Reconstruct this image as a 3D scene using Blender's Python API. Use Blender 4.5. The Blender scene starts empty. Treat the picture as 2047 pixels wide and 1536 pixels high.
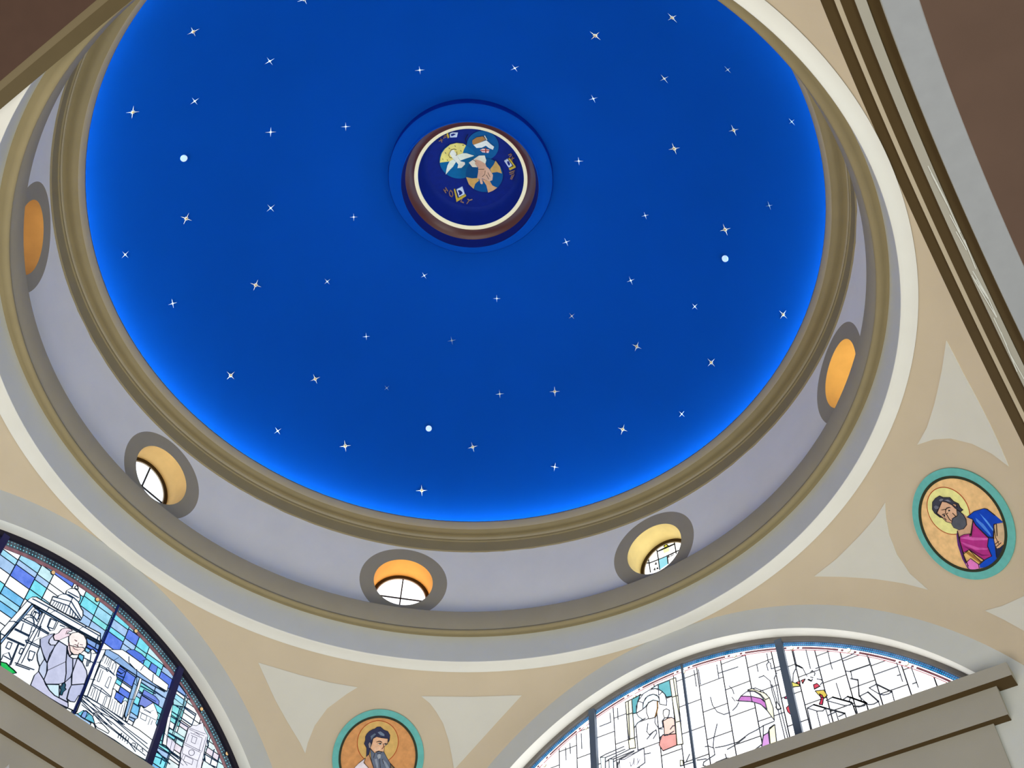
import bpy, bmesh, math, random
from mathutils import Vector, Matrix
random.seed(7)
scene = bpy.context.scene
COL = scene.collection
PI = math.pi
S = 5.0                    # metres per drum radius
Z0 = 11.4113               # height of the drum ledge above the floor, metres
def P3(p): return Vector((p[0]*S, p[1]*S, p[2]*S + Z0))
# ------------------------------------------------------------------ camera
CAM_C=[0.9673, -1.0516, -1.9623]
CAM_R=[[0.824401, -0.438994, -0.357276], [0.565554, 0.664093, 0.489008], [0.022593, -0.605198, 0.795754]]
CAM_F=2084.405
cd = bpy.data.cameras.new('camera'); cam = bpy.data.objects.new('camera', cd); COL.objects.link(cam)
cd.sensor_fit = 'HORIZONTAL'; cd.sensor_width = 36.0; cd.lens = CAM_F*36.0/2047.0
cd.clip_start = 0.05; cd.clip_end = 500
_r = CAM_R
cam.matrix_world = Matrix(((_r[0][0], -_r[0][1], -_r[0][2], CAM_C[0]*S), (_r[1][0], -_r[1][1], -_r[1][2], CAM_C[1]*S),
                           (_r[2][0], -_r[2][1], -_r[2][2], CAM_C[2]*S+Z0), (0, 0, 0, 1)))
scene.camera = cam
# ------------------------------------------------------------------ world, lights, exposure
w = bpy.data.worlds.new('world'); scene.world = w; w.use_nodes = True
bg = w.node_tree.nodes['Background']; bg.inputs[0].default_value = (0.80, 0.90, 1.0, 1); bg.inputs[1].default_value = 0.20
def area(name, loc, target, size, power, col, sizey=None):
    l = bpy.data.lights.new(name, 'AREA'); l.shape = 'RECTANGLE' if sizey else 'SQUARE'; l.size = size
    if sizey: l.size_y = sizey
    l.energy = power; l.color = col
    o = bpy.data.objects.new(name, l); COL.objects.link(o); o.location = P3(loc)
    d = P3(target) - P3(loc); o.rotation_euler = d.to_track_quat('-Z', 'Y').to_euler()
    return o
area('floor_bounce_fill', (0.10, -0.72, -2.22), (0.10, -0.55, 0.0), 7.0, 1000, (1.0, 0.945, 0.87))  # added fill near the floor standing in for upward bounce, not a known lamp
area('transept_daylight', (2.3, -0.5, -1.75), (-1.0, 0.1, 0.15), 5.0, 520, (0.90, 1.0, 0.98))
vs = scene.view_settings
scene.display_settings.display_device = 'sRGB'
vs.view_transform = 'Standard'; vs.look = 'None'; vs.exposure = 0.0; vs.gamma = 1.0; vs.use_curve_mapping = False
scene.cycles.use_denoising = True
scene.cycles.max_bounces = 8; scene.cycles.diffuse_bounces = 5
# ------------------------------------------------------------------ helpers
def lin(c):
    return tuple((v/255/12.92 if v/255 <= 0.04045 else ((v/255+0.055)/1.055)**2.4) for v in c)
def mat(name, rgb, rough=0.7, var=0.0, scale=6.0, bump=0.0, emit=None, estr=0.0, metal=0.0, rgb_is_srgb=True, spec=0.15):
    m = bpy.data.materials.new(name); m.use_nodes = True; nt = m.node_tree; b = nt.nodes['Principled BSDF']
    c = lin(rgb) if rgb_is_srgb else rgb
    b.inputs['Base Color'].default_value = (*c, 1); b.inputs['Roughness'].default_value = rough; b.inputs['Metallic'].default_value = metal; b.inputs['Specular IOR Level'].default_value = spec
    if var or bump:
        tc = nt.nodes.new('ShaderNodeTexCoord'); n = nt.nodes.new('ShaderNodeTexNoise'); n.inputs['Scale'].default_value = scale; n.inputs['Detail'].default_value = 6
        nt.links.new(tc.outputs['Object'], n.inputs['Vector'])
        if var:
            r = nt.nodes.new('ShaderNodeMapRange'); r.inputs['From Min'].default_value = .3; r.inputs['From Max'].default_value = .7
            r.inputs['To Min'].default_value = 1-var; r.inputs['To Max'].default_value = 1+var; nt.links.new(n.outputs['Fac'], r.inputs['Value'])
            mx = nt.nodes.new('ShaderNodeMix'); mx.data_type = 'RGBA'; mx.blend_type = 'MULTIPLY'; mx.inputs['Factor'].default_value = 1
            mx.inputs[6].default_value = (*c, 1); cc = nt.nodes.new('ShaderNodeCombineColor')
            for i in range(3): nt.links.new(r.outputs['Result'], cc.inputs[i])
            nt.links.new(cc.outputs[0], mx.inputs[7]); nt.links.new(mx.outputs[2], b.inputs['Base Color'])
            if emit: nt.links.new(mx.outputs[2], b.inputs['Emission Color'])
        if bump:
            n2 = nt.nodes.new('ShaderNodeTexNoise'); n2.inputs['Scale'].default_value = 90; nt.links.new(tc.outputs['Object'], n2.inputs['Vector'])
            bp = nt.nodes.new('ShaderNodeBump'); bp.inputs['Strength'].default_value = bump; bp.inputs['Distance'].default_value = .01
            nt.links.new(n2.outputs['Fac'], bp.inputs['Height']); nt.links.new(bp.outputs['Normal'], b.inputs['Normal'])
    if emit:
        if not var: b.inputs['Emission Color'].default_value = (*lin(emit), 1)
        b.inputs['Emission Strength'].default_value = estr
    return m
_gm = {}
def glass_mat(rgb, k, var):
    m = mat('stained_glass', (16, 18, 22), rough=.15, spec=.3); nt = m.node_tree; b = nt.nodes['Principled BSDF']; c = lin(rgb)
    tc = nt.nodes.new('ShaderNodeTexCoord'); n = nt.nodes.new('ShaderNodeTexNoise'); n.inputs['Scale'].default_value = 9.0; n.inputs['Detail'].default_value = 8; n.inputs['Roughness'].default_value = .65
    nt.links.new(tc.outputs['Object'], n.inputs['Vector'])
    mx = nt.nodes.new('ShaderNodeMix'); mx.data_type = 'RGBA'; mx.inputs[6].default_value = (*(v*(1-var*1.6) for v in c), 1); mx.inputs[7].default_value = (*(min(1, v+var*.55*(1-v)) for v in c), 1)
    r = nt.nodes.new('ShaderNodeMapRange'); r.inputs['From Min'].default_value = .32; r.inputs['From Max'].default_value = .68
    nt.links.new(n.outputs['Fac'], r.inputs['Value']); nt.links.new(r.outputs['Result'], mx.inputs['Factor'])
    nt.links.new(mx.outputs[2], b.inputs['Emission Color']); b.inputs['Emission Strength'].default_value = k
    return m
def glass(rgb, k=1.0, var=0.12):
    key = (tuple(rgb), k)
    if key not in _gm:
        m = glass_mat(rgb, k, var)
        _gm[key] = m
    return _gm[key]
_pm = {}
def paint(rgb, rough=.7, var=.06):
    key = (tuple(rgb), rough, var)
    if key not in _pm: _pm[key] = mat('paint', tuple(min(.92, v*1.3) for v in lin(rgb)), rough=rough, var=var, scale=14, rgb_is_srgb=False)
    return _pm[key]
def obj(name, verts, faces, m, parent=None, smooth=False):
    me = bpy.data.meshes.new(name); me.from_pydata([tuple(v) for v in verts], [], faces); me.update()
    if smooth:
        for p in me.polygons: p.use_smooth = True
    me.materials.append(m)
    o = bpy.data.objects.new(name, me); COL.objects.link(o)
    if parent: o.parent = parent
    return o
def structure(o, label=None):
    o['kind'] = 'structure'
    if label: o['label'] = label
    return o
def tag(o, label, cat, group=None):
    o['label'] = label; o['category'] = cat
    if group: o['group'] = group
    return o
def empty(name, loc):
    o = bpy.data.objects.new(name, None); COL.objects.link(o); o.location = loc; o.empty_display_size = .2
    return o
def revolve(name, prof, m, parent=None, n=256, a0=0.0, a1=2*PI, smooth=True, c=(0, 0)):
    full = abs(a1-a0-2*PI) < 1e-6; k = n if full else n+1; V = []; F = []
    for i in range(k):
        a = a0 + (a1-a0)*i/n
        for r, z in prof: V.append(P3((c[0]+r*math.cos(a), c[1]+r*math.sin(a), z)))
    L = len(prof)
    for i in range(n):
        j = (i+1) % k
        for q in range(L-1): F.append((i*L+q, j*L+q, j*L+q+1, i*L+q+1))
    return obj(name, V, F, m, parent, smooth)
def flat_shade_edges(o, ang=30):
    me = o.data
    bm = bmesh.new(); bm.from_mesh(me)
    for e in bm.edges:
        if len(e.link_faces) == 2 and e.calc_face_angle() > math.radians(ang): e.smooth = False
    bm.to_mesh(me); bm.free()
class Plane:
    """a flat sheet at c with unit axes u, v and n pointing towards the viewer's side (drum units)"""
    def __init__(s, c, u, v, n): s.c, s.u, s.v, s.n = map(Vector, (c, u, v, n))
    def at(s, a, b, h=0.0): return P3(s.c + s.u*a + s.v*b + s.n*h)
def clip(poly, fn, dfn):
    out = []
    for i in range(len(poly)):
        a, b = poly[i], poly[(i+1) % len(poly)]; fa, fb = dfn(a), dfn(b)
        if fa >= 0: out.append(a)
        if (fa >= 0) != (fb >= 0):
            t = fa/(fa-fb); out.append((a[0]+(b[0]-a[0])*t, a[1]+(b[1]-a[1])*t))
    return out
def clip_half(poly, nx, ny, d): return clip(poly, None, lambda p: nx*p[0]+ny*p[1]-d)
def clip_disc(poly, cx, cy, r, n=72):
    for i in range(n):
        a = 2*PI*(i+.5)/n; c, s = math.cos(a), math.sin(a)
        poly = clip_half(poly, -c, -s, -(r + c*cx + s*cy))
        if len(poly) < 3: return []
    return poly
def area2(p): return sum(p[i-1][0]*p[i][1]-p[i][0]*p[i-1][1] for i in range(len(p)))/2
from mathutils.geometry import tessellate_polygon
def slab(name, pl, poly, h0, h1, m, parent=None):
    """polygon in plane coordinates, extruded from h0 (back) to h1 (front)"""
    if area2(poly) < 0: poly = poly[::-1]
    n = len(poly)
    tri = tessellate_polygon([[Vector((p[0], p[1], 0)) for p in poly]])
    V = [pl.at(a, b, h1) for a, b in poly] + [pl.at(a, b, h0) for a, b in poly]
    flip = pl.u.cross(pl.v).dot(pl.n) < 0
    F = []
    for t in tri:
        a = (poly[t[0]], poly[t[1]], poly[t[2]])
        if area2(a) < 0: t = (t[2], t[1], t[0])
        F.append(tuple(t[::-1]) if flip else tuple(t))
    for i in range(n):
        j = (i+1) % n; q = (i, i+n, j+n, j); F.append(q[::-1] if flip else q)
    return obj(name, V, F, m, parent)
def ribbon_geo(pl, pts, wd, h0, h1, V, F):
    for i in range(len(pts)-1):
        a, b = Vector(pts[i]), Vector(pts[i+1]); d = b-a
        if d.length < 1e-6: continue
        d.normalize(); nrm = Vector((-d[1], d[0]))*wd/2; a = a-d*wd*.3; b = b+d*wd*.3
        k = len(V)
        q = [a+nrm, a-nrm, b-nrm, b+nrm]
        V += [pl.at(p[0], p[1], h1) for p in q] + [pl.at(p[0], p[1], h0) for p in q]
        F += [(k, k+1, k+2, k+3), (k, k+4, k+5, k+1), (k+1, k+5, k+6, k+2), (k+2, k+6, k+7, k+3), (k+3, k+7, k+4, k)]
def ribbons(name, pl, lines, h0, h1, m, parent=None, stuff=True):
    V, F = [], []
    for wd, pts in lines: ribbon_geo(pl, pts, wd, h0, h1, V, F)
    if not V: return None
    o = obj(name, V, F, m, parent)
    if stuff: o['kind'] = 'stuff'
    return o
def circle(cx, cy, r, n=40): return [(cx+r*math.cos(2*PI*i/n), cy+r*math.sin(2*PI*i/n)) for i in range(n)]
def band(name, pl, cx, cy, r0, r1, h0, h1, m, parent=None, a0=0.0, a1=2*PI, n=96):
    V, F = [], []
    for i in range(n+1):
        a = a0+(a1-a0)*i/n; c, s = math.cos(a), math.sin(a)
        V += [pl.at(cx+r0*c, cy+r0*s, h0), pl.at(cx+r0*c, cy+r0*s, h1), pl.at(cx+r1*c, cy+r1*s, h1), pl.at(cx+r1*c, cy+r1*s, h0)]
    for i in range(n):
        k = 4*i
        for q in range(3): F.append((k+q, k+4+q, k+5+q, k+1+q))
    return obj(name, V, F, m, parent)
def box(name, pl, a0, a1, b0, b1, h0, h1, m, parent=None):
    V = [pl.at(a, b, h) for h in (h0, h1) for b in (b0, b1) for a in (a0, a1)]
    return obj(name, V, [(0, 1, 3, 2), (4, 6, 7, 5), (0, 4, 5, 1), (2, 3, 7, 6), (0, 2, 6, 4), (1, 5, 7, 3)], m, parent)
def copy_tree(o, parent=None):
    c = o.copy(); COL.objects.link(c)
    if parent: c.parent = parent
    for ch in o.children: copy_tree(ch, c)
    return c
# ------------------------------------------------------------------ data: outlines in metres-of-radius on their own planes
D_STREAK = [[[1.0937,.0954,-.1051],[1.0949,.1737,-.1127]],[[1.0949,.1737,-.1127],[1.0923,.2532,-.1272]],[[1.093,.1126,-.1063],[1.0941,.1906,-.1152]],[[1.0899,.2102,-.1186],[1.0913,.2935,-.1373]],[[1.0865,.2474,-.126],[1.0879,.2916,-.1368]],[[1.0931,.2706,-.1313],[1.0875,.3341,-.1494]],[[1.0807,.335,-.1498],[1.0834,.392,-.1702]],[[1.0788,.3527,-.1558],[1.0833,.401,-.1738]],[[1.0834,.392,-.1702],[1.081,.4357,-.1888]],[[1.0758,.3415,-.152],[1.0787,.3919,-.1703]],[[1.0757,.3481,-.1542],[1.0804,.4369,-.1894]],[[1.0791,.3662,-.1605],[1.0822,.3969,-.1722]],[[1.0756,.4345,-.1884],[1.0732,.4914,-.2165]],[[1.075,.4651,-.2029],[1.067,.5413,-.2454]],[[1.0705,.5021,-.2224],[1.0719,.5576,-.2555]]]
D_A = [["white_glass",[248,253,255],[[-.1402,-.3381],[.0627,-.315],[.0718,-.3908],[.0753,-.5087],[-.0408,-.526],[-.1281,-.5438],[-.1641,-.4737]],0],["white_glass",[248,253,255],[[-.1783,-.446],[-.1705,-.4095],[-.1527,-.3307],[-.1481,-.3221],[-.1384,-.3149],[-.0751,-.3093],[.013,-.2989],[.0528,-.2928],[.0616,-.3126],[-.0339,-.3255],[-.1354,-.3361],[-.1402,-.3381],[-.1517,-.4021],[-.1633,-.4483],[-.1683,-.4656]],0],["blue_glass",[150,195,245],[[-.1413,-.3389],[-.1346,-.3378],[-.1491,-.4017],[-.1602,-.4517],[-.1641,-.4737],[-.1683,-.4656],[-.1554,-.4032]],0],["blue_glass",[150,195,245],[[-.1346,-.3378],[-.0899,-.332],[-.0328,-.3278],[.0627,-.315],[.0642,-.3184],[-.0341,-.3316],[-.1343,-.3413]],0],["blue_glass",[135,175,238],[[.021,-.3267],[.0652,-.3208],[.0664,-.3365],[.0313,-.3391]],0],["blue_glass",[85,125,238],[[.0313,-.3391],[.0664,-.3365],[.0645,-.3466],[.0571,-.3441],[.0502,-.3428],[.0459,-.3472],[.0325,-.3487]],0],["blue_glass",[150,215,250],[[.0301,-.3503],[.0464,-.3483],[.0435,-.3591],[.0331,-.3602]],0],["blue_glass",[110,205,240],[[.0214,-.3752],[.0358,-.373],[.0389,-.3898],[.0231,-.3857]],0],["blue_glass",[135,175,238],[[-.131,-.342],[-.1196,-.3382],[-.1142,-.3463],[-.1094,-.3621],[-.1116,-.3666],[-.1093,-.3413]],0],["dome_glass",[248,253,255],[[-.1021,-.286],[-.0903,-.2804],[-.0891,-.2733],[-.0816,-.2631],[-.0747,-.258],[-.0763,-.2529],[-.0762,-.2481],[-.0703,-.2373],[-.0598,-.2295],[-.0488,-.2293],[-.0397,-.2353],[-.0342,-.2456],[-.0346,-.2568],[-.0205,-.267],[-.0147,-.2691],[-.0094,-.2808],[-.0103,-.2961],[-.0537,-.3061],[-.1002,-.3106]],0],["green_glass",[15,205,90],[[-.146,-.5091],[-.1322,-.5041],[-.1198,-.5068],[-.1098,-.5077],[-.1002,-.5102],[-.122,-.5294],[-.1342,-.532]],0],["dome_lantern",[248,253,255],[[-.0601,-.2288],[-.0608,-.2222],[-.057,-.2185],[-.0527,-.2209],[-.0505,-.2257]],0],["robe_glass",[188,195,226],[[-.0844,-.4033],[-.0672,-.3781],[-.0575,-.3694],[-.0631,-.3907],[-.0611,-.399],[-.0542,-.401],[-.0438,-.394],[-.0431,-.4464],[-.0626,-.4322],[-.0774,-.4176]],0],["robe_glass",[222,226,245],[[-.0575,-.3694],[-.057,-.3788],[-.0505,-.3841],[-.0408,-.3794],[-.043,-.3935],[-.0542,-.401],[-.0611,-.399],[-.0631,-.3907]],0],["robe_glass",[203,208,236],[[-.0389,-.3791],[-.0154,-.3778],[-.008,-.396],[-.0013,-.4144],[-.035,-.4614],[-.0435,-.4457],[-.0464,-.4214],[-.0427,-.3942]],0],["robe_glass",[203,208,236],[[-.035,-.4614],[-.0013,-.4144],[.0113,-.4401],[.0172,-.4623],[.0045,-.4748],[-.0253,-.4935],[-.0333,-.4868],[-.0341,-.4691]],0],["robe_glass",[188,195,226],[[-.0013,-.4144],[-.0119,-.3832],[.0017,-.3973],[.0115,-.3966],[.024,-.4245],[.0257,-.4402],[.0172,-.4623],[.0113,-.4401]],0],["robe_glass",[203,208,236],[[.0115,-.3966],[.0224,-.3894],[.0243,-.4243]],0],["robe_glass",[215,218,242],[[.0217,-.3879],[.0397,-.3915],[.0573,-.4031],[.0639,-.4131],[.0658,-.4354],[.0356,-.4571],[.0255,-.4311]],0],["robe_glass",[196,203,236],[[.0356,-.4581],[.0654,-.4366],[.0729,-.4643],[.0635,-.4701],[.0607,-.4899],[.0493,-.4951],[.039,-.4941],[.0352,-.4712]],0],["robe_glass",[203,208,236],[[.0172,-.4623],[.027,-.4394],[.0356,-.4581],[.0344,-.4716],[.0379,-.4939],[.0457,-.5],[.0198,-.5032],[.0083,-.4788]],0],["robe_glass",[212,240,250],[[-.0246,-.494],[.0066,-.4753],[.0198,-.5032],[.0071,-.5048],[-.0101,-.5011]],0],["robe_glass",[210,212,240],[[-.0537,-.4762],[-.0333,-.4868],[-.0101,-.5011],[.0071,-.5048],[.0452,-.5011],[.0499,-.509],[.0488,-.515],[-.0043,-.5171],[-.0572,-.5171],[-.059,-.4905]],0],["robe_glass",[226,236,248],[[-.0774,-.4176],[-.0626,-.4322],[-.0538,-.4413],[-.0569,-.4637],[-.0674,-.4539],[-.0757,-.4409]],0],["robe_glass",[200,212,238],[[-.0538,-.4413],[-.0431,-.4464],[-.0351,-.467],[-.0333,-.4868],[-.0537,-.4762],[-.0565,-.4634]],0],["face_glass",[255,246,240],[[-.0212,-.3524],[-.017,-.3396],[-.0024,-.3266],[.0133,-.3248],[.0253,-.3327],[.0308,-.3448],[.0308,-.3586],[.0272,-.3688],[.0217,-.3792],[.0089,-.3867],[-.0022,-.3845],[-.0103,-.3724],[-.0171,-.3634]],0],["face_glass",[253,232,224],[[-.0103,-.3724],[-.0031,-.3695],[.0107,-.3642],[.0233,-.3557],[.0311,-.3555],[.0272,-.3688],[.0217,-.3792],[.0089,-.3867],[-.0022,-.3845]],0],["hand_glass",[246,226,236],[[-.057,-.3788],[-.0576,-.3734],[-.0491,-.3617],[-.0458,-.3476],[-.035,-.3361],[-.0228,-.3317],[-.0191,-.3351],[-.0261,-.342],[-.0286,-.3496],[-.0209,-.3443],[-.0196,-.3494],[-.0326,-.367],[-.0396,-.3777],[-.0505,-.3841]],0],["neck_glass",[240,220,228],[[-.0139,-.3768],[-.0103,-.3724],[-.0022,-.3845],[.0058,-.3888],[.0017,-.3973],[-.0078,-.392]],0],["collar_glass",[248,253,255],[[.0024,-.3901],[.0093,-.3875],[.0217,-.3792],[.0216,-.3899],[.0126,-.3968],[.0017,-.3973]],0],["cross_glass",[25,85,105],[[.0125,-.467],[.0161,-.462],[.0221,-.4665],[.0233,-.474],[.0276,-.4749],[.0233,-.4858],[.024,-.4935],[.0184,-.496],[.0154,-.4834],[.009,-.4783],[.0143,-.475]],0],["green_glass",[15,205,90],[[.13,-.51],[.1382,-.5012],[.1489,-.4976],[.1608,-.5001],[.1741,-.5045],[.173,-.5105],[.155,-.5115],[.1405,-.5132]],0],["white_glass",[248,253,255],[[.07,-.332],[.0835,-.3229],[.0827,-.3429],[.0849,-.4589],[.0732,-.4633],[.0728,-.4456],[.0694,-.3766]],0],["white_glass",[248,253,255],[[.091,-.3179],[.1265,-.2943],[.1378,-.2936],[.1861,-.2931],[.2883,-.2995],[.2903,-.3179],[.2454,-.3219],[.1803,-.3196],[.1203,-.3143]],0],["blue_glass",[150,190,240],[[.0823,-.3237],[.091,-.3179],[.1203,-.3143],[.1803,-.3196],[.2454,-.3219],[.2852,-.3226],[.2087,-.3315],[.1373,-.3347],[.0855,-.3366]],0],["white_glass",[248,253,255],[[.0849,-.337],[.136,-.3356],[.1339,-.3495],[.136,-.3658],[.1415,-.3711],[.141,-.4031],[.1443,-.4196],[.1481,-.4572],[.0845,-.4598],[.0809,-.3603]],0],["white_glass",[248,253,255],[[.0732,-.4633],[.0851,-.4594],[.1487,-.4568],[.2126,-.4584],[.2503,-.4559],[.3075,-.4592],[.316,-.513],[.2597,-.5171],[.1961,-.5154],[.1387,-.5176],[.1272,-.5056],[.1167,-.4956],[.1009,-.4942],[.0895,-.4956],[.0807,-.509],[.0742,-.5142],[.0743,-.4886]],0],["blue_glass",[85,125,238],[[.1528,-.4044],[.1807,-.4022],[.1792,-.4082],[.1782,-.4244],[.1688,-.423],[.1558,-.4225],[.1538,-.4216]],0],["blue_glass",[85,125,238],[[.1349,-.3444],[.1553,-.3425],[.1494,-.3536],[.1347,-.3534]],0],["blue_glass",[85,125,238],[[.142,-.2839],[.1577,-.2735],[.1821,-.2712],[.2023,-.2748],[.1926,-.2843],[.1863,-.2937],[.1373,-.2924]],0],["blue_glass",[95,135,238],[[.2184,-.2744],[.2397,-.2737],[.2414,-.2949],[.217,-.296]],0],["blue_glass",[120,145,238],[[.2245,-.3535],[.2622,-.3509],[.2776,-.3554],[.2805,-.3669],[.2622,-.3677],[.2244,-.3696]],0],["blue_glass",[130,150,235],[[.2236,-.3716],[.262,-.3693],[.2534,-.3833],[.2451,-.3955],[.2365,-.3949],[.225,-.3989]],0],["blue_glass",[150,195,240],[[.1905,-.3341],[.2011,-.3333],[.2039,-.3641],[.2083,-.433],[.2028,-.4503],[.1976,-.4436],[.1927,-.3999],[.1902,-.355]],0],["white_glass",[248,253,255],[[.2008,-.3327],[.208,-.3319],[.2105,-.36],[.2086,-.3989],[.2117,-.4561],[.2052,-.4558],[.2013,-.3657]],0],["white_glass",[248,253,255],[[.2309,-.4012],[.2339,-.3965],[.2415,-.399],[.2512,-.386],[.2629,-.3695],[.2751,-.3789],[.289,-.3923],[.2891,-.4137],[.3065,-.4319],[.3075,-.4592],[.2503,-.4559],[.2283,-.4575],[.23,-.4384],[.2352,-.4312],[.233,-.4141]],0],["white_glass",[248,253,255],[[.1415,-.4043],[.1463,-.4006],[.1528,-.4044],[.1541,-.4221],[.1601,-.4213],[.1662,-.4246],[.1778,-.4254],[.1816,-.4138],[.1872,-.4097],[.1923,-.4123],[.1956,-.4559],[.1481,-.4572],[.1448,-.4264]],0],["blue_glass",[135,175,238],[[.0897,-.5123],[.0903,-.5006],[.0948,-.4925],[.101,-.4928],[.1015,-.512]],0],["blue_glass",[105,200,225],[[.1013,-.4933],[.1165,-.4951],[.1237,-.501],[.1293,-.5084],[.1015,-.512]],0],["blue_glass",[85,125,238],[[.3074,-.2724],[.3256,-.2702],[.3503,-.2754],[.3463,-.2901]],0],["blue_glass",[135,175,238],[[.3061,-.2753],[.3463,-.2901],[.3501,-.297],[.3056,-.2981]],0],["pink_glass",[225,205,240],[[.3528,-.2789],[.3702,-.2867],[.3881,-.2961],[.3529,-.2983]],0],["blue_glass",[180,235,245],[[.3141,-.323],[.351,-.3246],[.3504,-.329],[.3216,-.3394]],0],["blue_glass",[85,125,238],[[.4103,-.3202],[.4346,-.3169],[.4566,-.3271],[.4244,-.3289]],0],["white_glass",[248,253,255],[[.3132,-.3474],[.3049,-.3025],[.3119,-.3023],[.3163,-.3257],[.3399,-.4504],[.3271,-.452]],0],["tower_glass",[240,240,252],[[.3872,-.3702],[.3924,-.3653],[.3964,-.3571],[.4088,-.3519],[.4256,-.3322],[.4387,-.3483],[.454,-.3572],[.4547,-.386],[.4569,-.4116],[.4619,-.4576],[.3968,-.4925],[.3927,-.4581],[.3874,-.4443],[.3875,-.4143]],0],["tower_glass",[235,232,250],[[.3327,-.4264],[.3468,-.4278],[.353,-.4262],[.3635,-.4296],[.3649,-.4568],[.3399,-.4504]],0],["blue_glass",[190,245,250],[[.3329,-.4036],[.3852,-.4022],[.3857,-.4096],[.3328,-.4151]],0],["blue_glass",[190,245,250],[[.3487,-.3674],[.351,-.3246],[.3471,-.2764],[.3503,-.2754],[.3536,-.325],[.3507,-.4143],[.3464,-.4149]],0],["blue_glass",[150,185,235],[[.5382,-.3882],[.5576,-.3942],[.5347,-.4066]],0]]
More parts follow.
